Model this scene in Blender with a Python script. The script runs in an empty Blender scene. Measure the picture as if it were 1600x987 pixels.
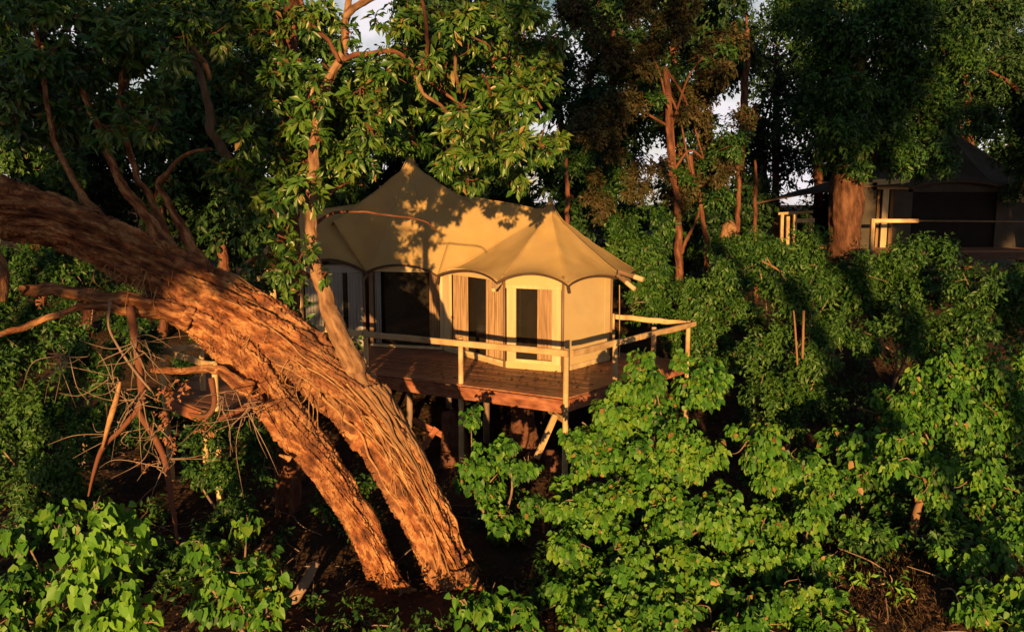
import bpy, math, random
import numpy as np
from mathutils import Vector, Matrix

random.seed(7)
RNG = np.random.default_rng(11)
sc = bpy.context.scene
COL = sc.collection

# ------------------------------------------------------------------ camera, sky, sun, exposure
F, HY, CAMZ, DECKZ = 1250.0, 320.0, 5.77, 1.9          # focal length in photo pixels, horizon row
PITCH = math.atan((493.5 - HY) / F)
CP, SP = math.cos(PITCH), math.sin(PITCH)
cam = bpy.data.cameras.new('camera'); co = bpy.data.objects.new('camera', cam); COL.objects.link(co)
co.location = (0, 0, CAMZ); co.rotation_euler = (math.pi / 2 - PITCH, 0, 0)
cam.sensor_width = 36; cam.lens = 36 * F / 1600; cam.clip_start = .1; cam.clip_end = 2000
sc.camera = co

SUN_EL, SUN_AZ = math.radians(6.0), math.radians(4.5)   # light travels towards +Y, a little to +X
SUND = np.array([math.sin(SUN_AZ) * math.cos(SUN_EL), math.cos(SUN_AZ) * math.cos(SUN_EL), -math.sin(SUN_EL)])
w = bpy.data.worlds.new('World'); sc.world = w; w.use_nodes = True
nt = w.node_tree
bg = nt.nodes['Background']
sky = nt.nodes.new('ShaderNodeTexSky'); sky.sky_type = 'NISHITA'; sky.sun_disc = False
sky.sun_elevation = SUN_EL; sky.sun_rotation = math.pi + SUN_AZ
sky.air_density = 1.0; sky.dust_density = 0.4
# pale low cloud along the whole horizon, the same all the way round
tcw = nt.nodes.new('ShaderNodeTexCoord'); sep = nt.nodes.new('ShaderNodeSeparateXYZ'); nt.links.new(tcw.outputs['Generated'], sep.inputs[0])
el = nt.nodes.new('ShaderNodeMapRange'); el.inputs[1].default_value = .24; el.inputs[2].default_value = .34; el.inputs[3].default_value = 1; el.inputs[4].default_value = 0
nt.links.new(sep.outputs['Z'], el.inputs[0])
cl = nt.nodes.new('ShaderNodeTexNoise'); cl.inputs['Scale'].default_value = 7; cl.inputs['Detail'].default_value = 6
nt.links.new(tcw.outputs['Generated'], cl.inputs[0])
clr = nt.nodes.new('ShaderNodeMapRange'); clr.inputs[1].default_value = .4; clr.inputs[2].default_value = .56; nt.links.new(cl.outputs[0], clr.inputs[0])
mu = nt.nodes.new('ShaderNodeMath'); mu.operation = 'MULTIPLY'; nt.links.new(el.outputs[0], mu.inputs[0]); nt.links.new(clr.outputs[0], mu.inputs[1])
mxw = nt.nodes.new('ShaderNodeMixRGB'); nt.links.new(mu.outputs[0], mxw.inputs[0]); nt.links.new(sky.outputs[0], mxw.inputs[1]); mxw.inputs[2].default_value = (9.5, 8.9, 9.3, 1)
nt.links.new(mxw.outputs[0], bg.inputs[0]); bg.inputs[1].default_value = 0.05
sun = bpy.data.lights.new('sun', 'SUN'); so = bpy.data.objects.new('sun', sun); COL.objects.link(so)
sun.energy = 5.0; sun.angle = math.radians(.5); sun.color = (1.0, .58, .21)
so.rotation_euler = Vector(SUND).to_track_quat('-Z', 'Y').to_euler()
vs = sc.view_settings; vs.view_transform = 'Standard'; vs.look = 'None'; vs.exposure = 0.95; vs.gamma = 1

# ------------------------------------------------------------------ measuring helpers
def ray(px, py):
    dx, dy = (px - 800) / F, (493.5 - py) / F
    return dx, CP + SP * dy, -SP + CP * dy
def P(px, py, Y):
    x, y, z = ray(px, py); t = Y / y
    return np.array([x * t, Y, CAMZ + z * t])
def PZ(px, py, z):
    x, y, zz = ray(px, py); t = (z - CAMZ) / zz
    return np.array([x * t, y * t, z])
def nrm(v):
    v = np.asarray(v, float); return v / np.maximum(np.linalg.norm(v, axis=-1, keepdims=True), 1e-9)
def sst(a, b, x):
    t = np.clip((np.asarray(x, float) - a) / (b - a), 0, 1); return t * t * (3 - 2 * t)
def hsh(i, j, k):
    n = (i * 374761393 + j * 668265263 + k * 2147483647 + 1013904223) & 0xffffffff
    n = ((n ^ (n >> 13)) * 1274126177) & 0xffffffff
    n = ((n ^ (n >> 16)) * 2246822519) & 0xffffffff
    return ((n ^ (n >> 15)) & 0xffff) / 32767.5 - 1
def noise3(p):
    p = np.asarray(p, float); i = np.floor(p).astype(np.int64); f = p - i; f = f * f * f * (f * (f * 6 - 15) + 10)
    r = 0
    for a in (0, 1):
        for b in (0, 1):
            for c in (0, 1):
                wt = (f[..., 0] if a else 1 - f[..., 0]) * (f[..., 1] if b else 1 - f[..., 1]) * (f[..., 2] if c else 1 - f[..., 2])
                r = r + wt * hsh(i[..., 0] + a, i[..., 1] + b, i[..., 2] + c)
    return r
def fbm(p, o=4):
    p = np.asarray(p, float); r = 0; a = .5
    for k in range(o):
        r = r + a * noise3(p * 2 ** k + 17.3 * k); a *= .5
    return r
def gz(x, y):
    x = np.asarray(x, float); y = np.asarray(y, float)
    z = -2.6 * sst(10.0, 5.5, y) + 2.5 * sst(18, 33, y) + 3 * sst(33, 90, y) + .25 * noise3(np.stack([x * .35, y * .35, x * 0], -1)) + .08 * noise3(np.stack([x * 1.3, y * 1.3, x * 0 + 5], -1))
    return z

# ------------------------------------------------------------------ materials
def mat(name, cols, scale=4, rough=.7, spec=.3, stretch=(1, 1, 1), bump=0, bscale=None, detail=6, bdist=.02, coord='Object', rnd=0):
    m = bpy.data.materials.new(name); m.use_nodes = True; t = m.node_tree; n = t.nodes; b = n['Principled BSDF']
    tc = n.new('ShaderNodeTexCoord') if coord != 'grain' else n.new('ShaderNodeAttribute'); tc.name = 'co'; mp = n.new('ShaderNodeMapping'); mp.inputs['Scale'].default_value = stretch
    if coord == 'grain': tc.attribute_name = 'grain'; t.links.new(tc.outputs['Vector'], mp.inputs[0])
    else: t.links.new(tc.outputs[coord], mp.inputs[0])
    nz = n.new('ShaderNodeTexNoise'); nz.inputs['Scale'].default_value = scale; nz.inputs['Detail'].default_value = detail
    t.links.new(mp.outputs[0], nz.inputs[0])
    cr = n.new('ShaderNodeValToRGB'); e = cr.color_ramp.elements
    k = len(cols)
    while len(e) < k: e.new(.5)
    for i, c in enumerate(cols):
        e[i].position = .3 + .4 * i / max(1, k - 1); e[i].color = (*c, 1)
    t.links.new(nz.outputs[0], cr.inputs[0])
    last = cr.outputs[0]
    if rnd:
        oi = n.new('ShaderNodeObjectInfo'); mr = n.new('ShaderNodeMapRange'); mr.inputs[3].default_value = 1 - rnd; mr.inputs[4].default_value = 1 + rnd
        t.links.new(oi.outputs['Random'], mr.inputs[0])
        hs = n.new('ShaderNodeHueSaturation'); t.links.new(mr.outputs[0], hs.inputs['Value']); t.links.new(last, hs.inputs['Color']); last = hs.outputs[0]
    t.links.new(last, b.inputs['Base Color'])
    b.inputs['Roughness'].default_value = rough; b.inputs['Specular IOR Level'].default_value = spec
    if bump:
        n2 = n.new('ShaderNodeTexNoise'); n2.inputs['Scale'].default_value = bscale or scale * 4; n2.inputs['Detail'].default_value = 8
        t.links.new(mp.outputs[0], n2.inputs[0])
        bp = n.new('ShaderNodeBump'); bp.inputs['Strength'].default_value = bump; bp.inputs['Distance'].default_value = bdist
        t.links.new(n2.outputs[0], bp.inputs['Height']); t.links.new(bp.outputs[0], b.inputs['Normal'])
    return m
def leafmat(name, cols, transl=.25, rough=.42, spec=.35):
    m = bpy.data.materials.new(name); m.use_nodes = True; t = m.node_tree; n = t.nodes; b = n['Principled BSDF']
    at = n.new('ShaderNodeAttribute'); at.attribute_name = 'tint'
    cr = n.new('ShaderNodeValToRGB'); e = cr.color_ramp.elements
    while len(e) < len(cols): e.new(.5)
    for i, c in enumerate(cols):
        e[i].position = i / (len(cols) - 1) if cols[-1][0] < cols[-1][1] * 1.4 else (1 if i == len(cols) - 1 else .92 * i / (len(cols) - 2)); e[i].color = (*c, 1)
    t.links.new(at.outputs['Fac'], cr.inputs[0]); t.links.new(cr.outputs[0], b.inputs['Base Color'])
    b.inputs['Roughness'].default_value = rough; b.inputs['Specular IOR Level'].default_value = spec
    tr = n.new('ShaderNodeBsdfTranslucent'); t.links.new(cr.outputs[0], tr.inputs[0])
    mx = n.new('ShaderNodeMixShader'); mx.inputs[0].default_value = transl
    t.links.new(b.outputs[0], mx.inputs[1]); t.links.new(tr.outputs[0], mx.inputs[2])
    t.links.new(mx.outputs[0], n['Material Output'].inputs[0])
    return m
M = {}
M['canvas'] = mat('canvas', [(.33, .215, .085), (.38, .25, .1), (.41, .28, .115)], 1.6, .85, .1, bump=.25, bscale=60, bdist=.004)
M['wall_canvas'] = mat('wall_canvas', [(.46, .33, .165), (.5, .37, .19)], 1.5, .85, .1, bump=.2, bscale=40, bdist=.004)
M['trim'] = mat('dark_trim', [(.05, .03, .022), (.08, .045, .03)], 6, .7, .2)
M['pale_wood'] = mat('pale_wood', [(.42, .3, .16), (.52, .38, .21), (.6, .46, .26)], 5, .65, .25, (1, 1, .15), .3, 50, bdist=.005, rnd=.12)
M['rail_wood'] = mat('rail_wood', [(.33, .2, .1), (.5, .33, .17), (.56, .39, .21)], 6, .65, .25, (.5, .5, .5), .35, 40, bdist=.006, rnd=.15)
M['deck'] = mat('deck_wood', [(.16, .06, .032), (.27, .11, .055), (.35, .155, .08)], 3, .55, .35, (1.2, 2.5, 1), .3, 40, bdist=.004, rnd=.3)
M['beam'] = mat('beam_wood', [(.13, .042, .024), (.27, .095, .048), (.38, .16, .09)], 3.5, .7, .25, (1, 1, 2.5), .4, 25, bdist=.01, rnd=.15)
M['screen'] = mat('dark_screen', [(.014, .012, .01), (.02, .016, .013)], 3, .09, .5)  # near-black sheet in the openings, standing for the unlit interior
M['far_screen'] = mat('far_dark_screen', [(.012, .01, .009), (.018, .015, .013)], 3, .8, .1)  # same near-black sheet, matte, for the shade in the far tent's front
M['curtain'] = mat('curtain', [(.17, .1, .055), (.3, .19, .11), (.38, .25, .15)], 9, .85, .1, (3, 3, .15), .3, 30, bdist=.01)
M['shaded_grey_cloth'] = mat('shaded_grey_cloth', [(.24, .23, .22), (.3, .29, .28)], 4, .85, .1, (3, 3, .2), .2, 30)  # grey tone carries the trunk's shade over the left panels
M['pole'] = mat('pole_wood', [(.12, .07, .04), (.2, .12, .07)], 6, .6, .3, (1, 1, .2))
M['bark'] = mat('fibrous_bark', [(.07, .028, .018), (.15, .056, .029), (.27, .1, .044), (.47, .235, .105), (.16, .055, .03)], 12, .88, .1, (1, 1, 1), 1, 42, 12, .06, coord='grain')
def patches(m, col, scale, amt):
    t = m.node_tree; n = t.nodes; b_ = n['Principled BSDF']; src = b_.inputs['Base Color'].links[0].from_socket
    tc = n.new('ShaderNodeTexCoord'); nz = n.new('ShaderNodeTexNoise'); nz.inputs['Scale'].default_value = scale; nz.inputs['Detail'].default_value = 7; nz.inputs['Roughness'].default_value = .65
    t.links.new(tc.outputs['Object'], nz.inputs[0]); mr = n.new('ShaderNodeMapRange'); mr.inputs[1].default_value = .45; mr.inputs[2].default_value = .68; mr.inputs[4].default_value = amt
    t.links.new(nz.outputs[0], mr.inputs[0]); mx = n.new('ShaderNodeMixRGB'); t.links.new(mr.outputs[0], mx.inputs[0]); t.links.new(src, mx.inputs[1]); mx.inputs[2].default_value = (*col, 1)
    t.links.new(mx.outputs[0], b_.inputs['Base Color'])
patches(M['bark'], (.13, .075, .05), .9, .6)
patches(M['canvas'], (.3, .22, .13), 1.1, .35); patches(M['wall_canvas'], (.36, .27, .16), 1.6, .3); patches(M['deck'], (.17, .09, .06), 2.2, .6)
M['bark_red'] = mat('reddish_bark', [(.06, .027, .019), (.14, .055, .034), (.22, .1, .06)], 11, .85, .12, (1, 1, 1), .9, 40, 8, bdist=.03, coord='grain')
M['bark_pale'] = mat('pale_bark', [(.1, .05, .028), (.22, .12, .065), (.3, .185, .11)], 14, .8, .15, (1, 1, 1), .6, 50, bdist=.015, coord='grain')
M['bark_grey'] = mat('grey_bark', [(.12, .08, .055), (.22, .15, .11), (.3, .2, .14)], 4, .85, .15, (1, 1, .4), .7, 25, bdist=.02)
M['bark_brown'] = mat('brown_bark', [(.05, .024, .016), (.11, .05, .03), (.17, .085, .05)], 9, .88, .1, (1, 1, 1), 1, 40, 8, bdist=.03, coord='grain')
M['root'] = mat('root_bark', [(.2, .09, .045), (.32, .17, .08), (.42, .26, .13)], 6, .8, .15, bump=.4, bscale=40, bdist=.008)
M['soil'] = mat('soil', [(.028, .017, .012), (.05, .029, .019), (.08, .045, .028)], 1.2, .95, .1, bump=.9, bscale=9, detail=10, bdist=.08)
M['clay'] = mat('red_clay', [(.07, .032, .021), (.12, .052, .034), (.17, .08, .055)], 4, .9, .1, bump=1, bscale=12, bdist=.06)
M['shaded_canvas'] = mat('shaded_canvas', [(.05, .042, .034), (.075, .062, .05)], 2, .85, .1)  # the far tent's shade is put into this canvas colour
L = {}
L['heart'] = leafmat('heart_leaf', [(0.018, 0.060, 0.009), (0.034, 0.114, 0.013), (0.057, 0.170, 0.016), (0.087, 0.205, 0.020), (0.128, 0.218, 0.023), (0.240, 0.150, 0.050)], .14, .5, .28)
L['bright'] = leafmat('bright_leaf', [(0.037, 0.113, 0.011), (0.070, 0.190, 0.016), (0.103, 0.246, 0.021), (0.139, 0.280, 0.025), (0.240, 0.150, 0.050)], .14, .5, .28)
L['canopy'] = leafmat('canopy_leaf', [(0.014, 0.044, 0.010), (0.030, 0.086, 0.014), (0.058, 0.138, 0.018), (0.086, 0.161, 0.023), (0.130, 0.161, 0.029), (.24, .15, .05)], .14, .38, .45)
L['small'] = leafmat('small_leaf', [(0.013, 0.043, 0.011), (0.026, 0.076, 0.014), (0.044, 0.112, 0.017), (0.064, 0.134, 0.021)], .14, .45, .3)
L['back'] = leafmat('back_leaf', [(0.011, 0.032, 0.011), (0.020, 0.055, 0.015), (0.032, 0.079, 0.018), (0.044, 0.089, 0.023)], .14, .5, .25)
L['brown'] = leafmat('brown_leaf', [(.028, .03, .012), (.055, .042, .018), (.08, .056, .024), (.035, .055, .014), (.1, .075, .034)], .14, .55, .2)
L['litter'] = leafmat('litter_leaf', [(.04, .022, .014), (.075, .04, .022), (.13, .07, .036), (.06, .055, .02)], .05, .7, .15)
L['dry'] = leafmat('dry_leaf', [(.22, .09, .05), (.34, .15, .08), (.4, .22, .12)], .15, .6, .2)

# ------------------------------------------------------------------ object helpers
def link(o):
    COL.objects.link(o); return o
def thing(name, label, cat, loc, group=None, kind=None):
    o = link(bpy.data.objects.new(name, None)); o.location = [float(c) for c in loc]
    o.empty_display_size = .2
    o['label'] = label; o['category'] = cat
    if group: o['group'] = group
    if kind: o['kind'] = kind
    return o
GRAIN = None
def mesh_np(name, V, faces, m, parent=None, tint=None, smooth=False, kind=None, label=None):
    """V Nx3 world coordinates; faces int array (n,3) or (n,4) or list of lists"""
    me = bpy.data.meshes.new(name)
    V = np.asarray(V, float)
    off = np.array(parent.location) if parent is not None else np.zeros(3)
    if parent is not None and parent.parent is not None: off = off + np.array(parent.parent.location)
    V = V - off
    if isinstance(faces, np.ndarray):
        k = faces.shape[1]; nf = len(faces)
        me.vertices.add(len(V)); me.vertices.foreach_set('co', V.astype(np.float32).ravel())
        me.loops.add(nf * k); me.loops.foreach_set('vertex_index', faces.astype(np.int32).ravel())
        me.polygons.add(nf); me.polygons.foreach_set('loop_start', np.arange(0, nf * k, k, dtype=np.int32))
        me.update(calc_edges=True)
    else:
        me.from_pydata([tuple(v) for v in V], [], faces); me.update()
    if smooth: me.polygons.foreach_set('use_smooth', np.ones(len(me.polygons), bool))
    if tint is not None:
        a = me.attributes.new('tint', 'FLOAT', 'POINT'); a.data.foreach_set('value', np.asarray(tint, np.float32))
    if GRAIN is not None and len(GRAIN) == len(V):
        a = me.attributes.new('grain', 'FLOAT_VECTOR', 'POINT'); a.data.foreach_set('vector', GRAIN.astype(np.float32).ravel())
    me.materials.append(m)
    o = link(bpy.data.objects.new(name, me))
    if parent is not None: o.parent = parent
    if kind: o['kind'] = kind
    if label: o['label'] = label
    return o
class MB:
    def __init__(s): s.v = []; s.f = []; s.n = 0
    def add(s, V, Fc):
        V = np.asarray(V, float); s.v.append(V); s.f += [[i + s.n for i in f] for f in Fc]; s.n += len(V); return s
    def box(s, c, ax, ay, az):      # centre, three half-axis vectors
        c, ax, ay, az = (np.asarray(q, float) for q in (c, ax, ay, az))
        V = [c + i * ax + j * ay + k * az for k in (-1, 1) for j in (-1, 1) for i in (-1, 1)]
        return s.add(V, [[0, 2, 3, 1], [4, 5, 7, 6], [0, 1, 5, 4], [2, 6, 7, 3], [0, 4, 6, 2], [1, 3, 7, 5]])
    def bar(s, a, b, wd, ht, up=(0, 0, 1)):
        a, b = np.asarray(a, float), np.asarray(b, float); d = b - a; l = np.linalg.norm(d); d = d / l
        up = np.asarray(up, float); sd = np.cross(d, up)
        if np.linalg.norm(sd) < 1e-3: sd = np.cross(d, (1, 0, 0))
        sd = nrm(sd); u = np.cross(sd, d)
        return s.box((a + b) / 2, d * l / 2, sd * wd / 2, u * ht / 2)
    def tube(s, pts, rad, m=8, wob=0):
        V, Q = tube(pts, rad, m, wob); return s.add(V, Q)
    def build(s, name, m, parent=None, smooth=False, bevel=0, **k):
        o = mesh_np(name, np.concatenate(s.v), s.f, m, parent, smooth=smooth, **k)
        if bevel:
            b = o.modifiers.new('bevel', 'BEVEL'); b.width = bevel; b.segments = 2; b.limit_method = 'ANGLE'
        return o
def spline(pts, rad, n):
    pts = np.asarray(pts, float); rad = np.asarray(rad, float)
    if len(pts) == 2: 
        t = np.linspace(0, 1, n)[:, None]; return pts[0] * (1 - t) + pts[1] * t, rad[0] * (1 - t[:, 0]) + rad[1] * t[:, 0]
    A = np.concatenate([np.c_[pts, rad]]); A = np.vstack([2 * A[0] - A[1], A, 2 * A[-1] - A[-2]])
    seg = len(pts) - 1; t = np.linspace(0, seg - 1e-9, n); i = t.astype(int); f = (t - i)[:, None]
    p0, p1, p2, p3 = A[i], A[i + 1], A[i + 2], A[i + 3]
    R = .5 * (2 * p1 + (p2 - p0) * f + (2 * p0 - 5 * p1 + 4 * p2 - p3) * f ** 2 + (3 * p1 - p0 - 3 * p2 + p3) * f ** 3)
    return R[:, :3], np.maximum(R[:, 3], .002)
def frames(C):
    T = nrm(np.gradient(C, axis=0)); U = np.zeros_like(T)
    u = np.cross(T[0], (0.1, 1, .2)); u = u / np.linalg.norm(u)
    for i in range(len(T)):
        u = u - T[i] * (u @ T[i]); u = u / np.linalg.norm(u); U[i] = u
    return T, U, np.cross(T, U)
def tube(pts, rad, m=8, wob=0, n=None):
    pts = np.asarray(pts, float)
    n = n or max(3, len(pts) * 4 if len(pts) > 2 else 2)
    C, R = spline(pts, rad if np.ndim(rad) else [rad] * len(pts), n)
    T, U, Wv = frames(C)
    a = np.linspace(0, 2 * math.pi, m, endpoint=False)
    rr = R[:, None] * np.ones(m)
    V = C[:, None] + rr[..., None] * (np.cos(a)[None, :, None] * U[:, None] + np.sin(a)[None, :, None] * Wv[:, None])
    if wob:
        d = noise3(V * (1.2 / max(R.mean(), .02)) * [1, 1, .5])[..., None]; V = V + (V - C[:, None]) * d * wob
    V = V.reshape(-1, 3)
    Q = [[i * m + j, i * m + (j + 1) % m, (i + 1) * m + (j + 1) % m, (i + 1) * m + j] for i in range(n - 1) for j in range(m)]
    Q.append([m - 1 - j for j in range(m)]); Q.append([(n - 1) * m + j for j in range(m)])
    return V, Q

# ------------------------------------------------------------------ leaves
TPL = {
 'blade': (np.array([(0, 0, 0), (.5, .55, .10), (0, .5, 0), (-.5, .55, .10), (0, 1, -.14)]), np.array([(0, 1, 2), (2, 1, 4), (0, 2, 3), (2, 4, 3)])),
 'heart': (np.array([(0, .1, 0), (.3, -.04, .04), (.5, .28, .08), (.27, .7, .03), (0, 1, -.12), (-.27, .7, .03), (-.5, .28, .08), (-.3, -.04, .04), (0, .4, -.02)]),
           np.array([(8, 0, 1), (8, 1, 2), (8, 2, 3), (8, 3, 4), (8, 4, 5), (8, 5, 6), (8, 6, 7), (8, 7, 0)])),
 'heart6': (np.array([(0, .02, 0), (.46, .1, .06), (.4, .55, .06), (0, 1, -.12), (-.4, .55, .06), (-.46, .1, .06), (0, .4, -.02)]), np.array([(6, 0, 1), (6, 1, 2), (6, 2, 3), (6, 3, 4), (6, 4, 5), (6, 5, 0)])),
 'diamond': (np.array([(0, 0, 0), (.5, .5, .08), (0, 1, -.1), (-.5, .5, .08)]), np.array([(0, 1, 2), (0, 2, 3)])),
}
def leaf_geo(C, T, N, Ln, Wd, shape):
    V0, F0 = TPL[shape]
    S = nrm(np.cross(T, N)); N = np.cross(S, T)
    V = C[:, None] + V0[None, :, 0, None] * Wd[:, None, None] * S[:, None] + V0[None, :, 1, None] * Ln[:, None, None] * T[:, None] + V0[None, :, 2, None] * Ln[:, None, None] * N[:, None]
    k = len(V0); n = len(C)
    Fc = (F0[None] + (np.arange(n) * k)[:, None, None]).reshape(-1, 3)
    return V.reshape(-1, 3), Fc
def rdir(n):
    return nrm(RNG.normal(size=(n, 3)))
DENS = 1.8
def rep(a, k):
    return np.repeat(a, k, axis=0)
def leaves_for(blobs, style, ln, layers, asp=.4, tintmu=.45):
    """blobs: list of (centre, radius). Returns C,T,N,len,width,tint arrays"""
    out = []
    for c, R in blobs:
        a = ln * ln * asp * .55
        k = {'rosette': 8, 'twig': 9, 'heart': 5}[style]
        ncl = max(2, int(DENS * layers * math.pi * R * R / a / k))
        nsub = max(1, int((11 if style == 'heart' else 7) * (R / .45) ** 1.3)) if R > .25 else 1
        if nsub > 1:
            sc_ = c + rdir(nsub) * R * RNG.uniform(.35, .8, (nsub, 1)); sr = R * RNG.uniform(.2, .45, nsub)
            idx = RNG.integers(0, nsub, ncl); u = rdir(ncl)
            cc = sc_[idx] + u * (sr[idx] * RNG.uniform(.3, 1, ncl) ** .5)[:, None]
            od = nrm(u + .7 * nrm(cc - c))
            tb = RNG.normal(0, .16, nsub)[idx]
        else:
            u = rdir(ncl); cc = c + u * (R * RNG.uniform(.2, 1, (ncl, 1)) ** .5); od = u; tb = np.zeros(ncl)
        n = ncl * k
        o = rep(od, k); p = rep(cc, k); tn = rep(tb, k) + tintmu + RNG.normal(0, .2, n) + rep(RNG.normal(0, .12, ncl), k)
        if style == 'rosette':
            ax = rep(nrm(od + np.array([0, 0, -.25]) + RNG.normal(0, .3, (ncl, 3))), k)
            rd = rdir(n); rd = nrm(rd - ax * (rd * ax).sum(1, keepdims=True))
            T = nrm(ax * .55 + rd * .8 + np.array([0, 0, -.45])); N = nrm(ax * .6 + np.array([0, -.35, .5]) + RNG.normal(0, .25, (n, 3)))
            C = p + T * ln * .15
        elif style == 'twig':
            ax = rep(nrm(od + np.array([0, 0, -.2]) + RNG.normal(0, .35, (ncl, 3))), k)
            s = np.tile(np.linspace(-.5, .5, k), ncl)[:, None] * ln * 3.2
            rd = rdir(n); rd = nrm(rd - ax * (rd * ax).sum(1, keepdims=True))
            T = nrm(ax * .6 + rd * .8 + np.array([0, 0, -.35])); N = nrm(o * .5 + np.array([0, -.3, .55]) + RNG.normal(0, .35, (n, 3)))
            C = p + ax * s
        else:
            rd = rdir(n)
            T = nrm(o * .45 + rd * .55 + np.array([0, 0, -.9])); N = nrm(o * .5 + np.array([-.02, -.38, .4]) + RNG.normal(0, .55, (n, 3)))
            C = p + rd * ln * RNG.uniform(.3, 1.0, (n, 1))
        l = ln * np.clip(RNG.normal(1, .3, n), .45, 1.6); tn = np.where(RNG.random(n) < .02, 1.0, np.clip(tn, 0, .9))
        out.append((C, T, N, l, l * asp * RNG.uniform(.85, 1.2, n), tn))
    return [np.concatenate(q) for q in zip(*out)]
LEAFMESH = {}
def leaf_objs(parent, A, sel, shape, m):
    key = (shape, m.name)
    if key not in LEAFMESH:
        V0, F0 = TPL[shape]; ms = []
        for i in range(6):
            me = bpy.data.meshes.new('leaf'); me.from_pydata([tuple(v) for v in V0], [], [tuple(f) for f in F0]); me.update()
            a = me.attributes.new('tint', 'FLOAT', 'POINT'); a.data.foreach_set('value', np.full(len(V0), .18 + .13 * i, np.float32))
            me.materials.append(m); ms.append(me)
        LEAFMESH[key] = ms
    ms = LEAFMESH[key]; off = np.array(parent.location)
    C, T, N, l, wd, tn = A
    S = nrm(np.cross(T, N)); N = np.cross(S, T)
    for i in sel:
        o = bpy.data.objects.new('leaf', ms[int(np.clip((tn[i] - .12) / .13, 0, 5))])
        mt = Matrix(np.c_[S[i] , T[i] , N[i] ].tolist())
        o.rotation_mode = 'QUATERNION'; o.rotation_quaternion = mt.to_quaternion(); o.scale = (wd[i], l[i], l[i])
        o.location = (C[i] - off).tolist(); o.parent = parent; link(o)
def pxblobs(lst, Y=None, jit=.5):
    out = []
    for b in lst:
        y = (b[3] if len(b) > 3 else Y) + random.uniform(-jit, jit)
        b = (b[0] + random.gauss(0, .16) * b[2], b[1] + random.gauss(0, .2) * b[2], b[2] * random.uniform(.82, 1.12))
        for _ in range(40):
            p = P(b[0], b[1], y); R = b[2] * y / F
            if y < 9 or p[2] > float(gz(p[0], p[1])) + .45 * R: break
            y *= .98
        out.append((p, R))
    return out
def veg(name, label, cat, px, Y, style, m, ln, layers=3, asp=.4, nparts=0, jit=.5, group=None, base=None, stems=3, stem_r=.03, shape=None,
        stem_mat='bark_grey', stem_name='stem', crown='foliage', tintmu=.45, twigs=True, root=None):
    blobs = pxblobs(px, Y, jit)
    cen = np.mean([b[0] for b in blobs], axis=0)
    if root is None:
        bx, by = (base if base is not None else (cen[0], cen[1] + .3))
        root = thing(name, label, cat, (bx, by, float(gz(bx, by)) - .05), group)
    A = leaves_for(blobs, style, ln, layers, asp, tintmu)
    shape = shape or ('heart' if style == 'heart' else 'blade')
    n = len(A[0]); rest = np.ones(n, bool)
    if nparts:
        C = A[0]; d = C - np.array([0, 0, CAMZ]); dep = d[:, 1] * CP - d[:, 2] * SP
        u = 800 + F * d[:, 0] / dep; v = 493.5 - F * (d[:, 1] * SP + d[:, 2] * CP) / dep
        # visible-first: front-most leaf of each small cell
        cell = (u // 11).astype(int) * 1000 + (v // 11).astype(int)
        o = np.lexsort((dep, cell)); first = np.r_[True, cell[o][1:] != cell[o][:-1]]; cand = o[first]
        cand = cand[(u[cand] > 0) & (u[cand] < 1600) & (v[cand] > 0) & (v[cand] < 987)]
        cand = cand[np.argsort(dep[cand] / A[3][cand])][:nparts]
        rest[cand] = False; leaf_objs(root, A, cand, shape, m)
    B = [q[rest] for q in A]
    sh2 = 'heart6' if shape == 'heart' else shape
    V, Fc = leaf_geo(*B[:5], sh2)
    mesh_np(crown, V, Fc, m, root, tint=rep(B[5], len(TPL[sh2][0])), kind='stuff')
    b0 = np.array(root.location)
    for i in range(stems):
        tgt = blobs[int(RNG.integers(len(blobs)))][0]
        mid = b0 * .45 + tgt * .55 + RNG.normal(0, .12, 3) * np.linalg.norm(tgt - b0) * .5
        mb = MB(); mb.tube([b0 + RNG.normal(0, stem_r * 2, 3) * [1, 1, 0], mid, tgt], [stem_r, stem_r * .7, stem_r * .3], 7, .15); mb.build(stem_name, M[stem_mat], root, smooth=True)
    if twigs:
        mb = MB()
        for c, R in blobs:
            for _ in range(3):
                e = c + rdir(1)[0] * R * .9; mb.tube([c + RNG.normal(0, .2, 3) * R, (c + e) / 2 + RNG.normal(0, .15, 3) * R, e], [.012 + .006 * R, .008, .004], 4)
        mb.build('twigs', M[stem_mat], root, kind='stuff')
    return root

# ------------------------------------------------------------------ ground
def ground():
    n = 200
    s = np.linspace(-1, 1, n); wx = np.sign(s) * (np.abs(s) * 14 + np.abs(s) ** 5 * 300)
    t = np.linspace(-1, 1, n); wy = 15 + np.sign(t) * (np.abs(t) * 16 + np.abs(t) ** 5 * 380)
    X, Yv = np.meshgrid(wx, wy); Z = gz(X, Yv) + .05 * fbm(np.stack([X * 2.2, Yv * 2.2, X * 0 + 3], -1), 4)
    V = np.stack([X, Yv, Z], -1).reshape(-1, 3)
    i = np.arange(n * n).reshape(n, n)
    Q = np.stack([i[:-1, :-1], i[:-1, 1:], i[1:, 1:], i[1:, :-1]], -1).reshape(-1, 4)
    o = mesh_np('ground', V, Q, M['soil'], smooth=True); o['kind'] = 'structure'
    # fallen leaves
    k = 14000
    x = RNG.uniform(-10, 12, k); y = RNG.uniform(7.5, 24, k); z = gz(x, y) + RNG.uniform(.0, .07, k)
    C = np.c_[x, y, z]; T = nrm(np.c_[RNG.normal(size=(k, 2)), RNG.normal(0, .35, k)]); N = nrm(np.c_[RNG.normal(0, .5, (k, 2)), np.ones(k)])
    l = RNG.uniform(.06, .15, k)
    V, Fc = leaf_geo(C, T, N, l, l * .5, 'blade')
    o = mesh_np('leaf_litter', V, Fc, L['litter'], tint=rep(RNG.uniform(0, 1, k), 5)); o['kind'] = 'stuff'
ground()

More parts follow.
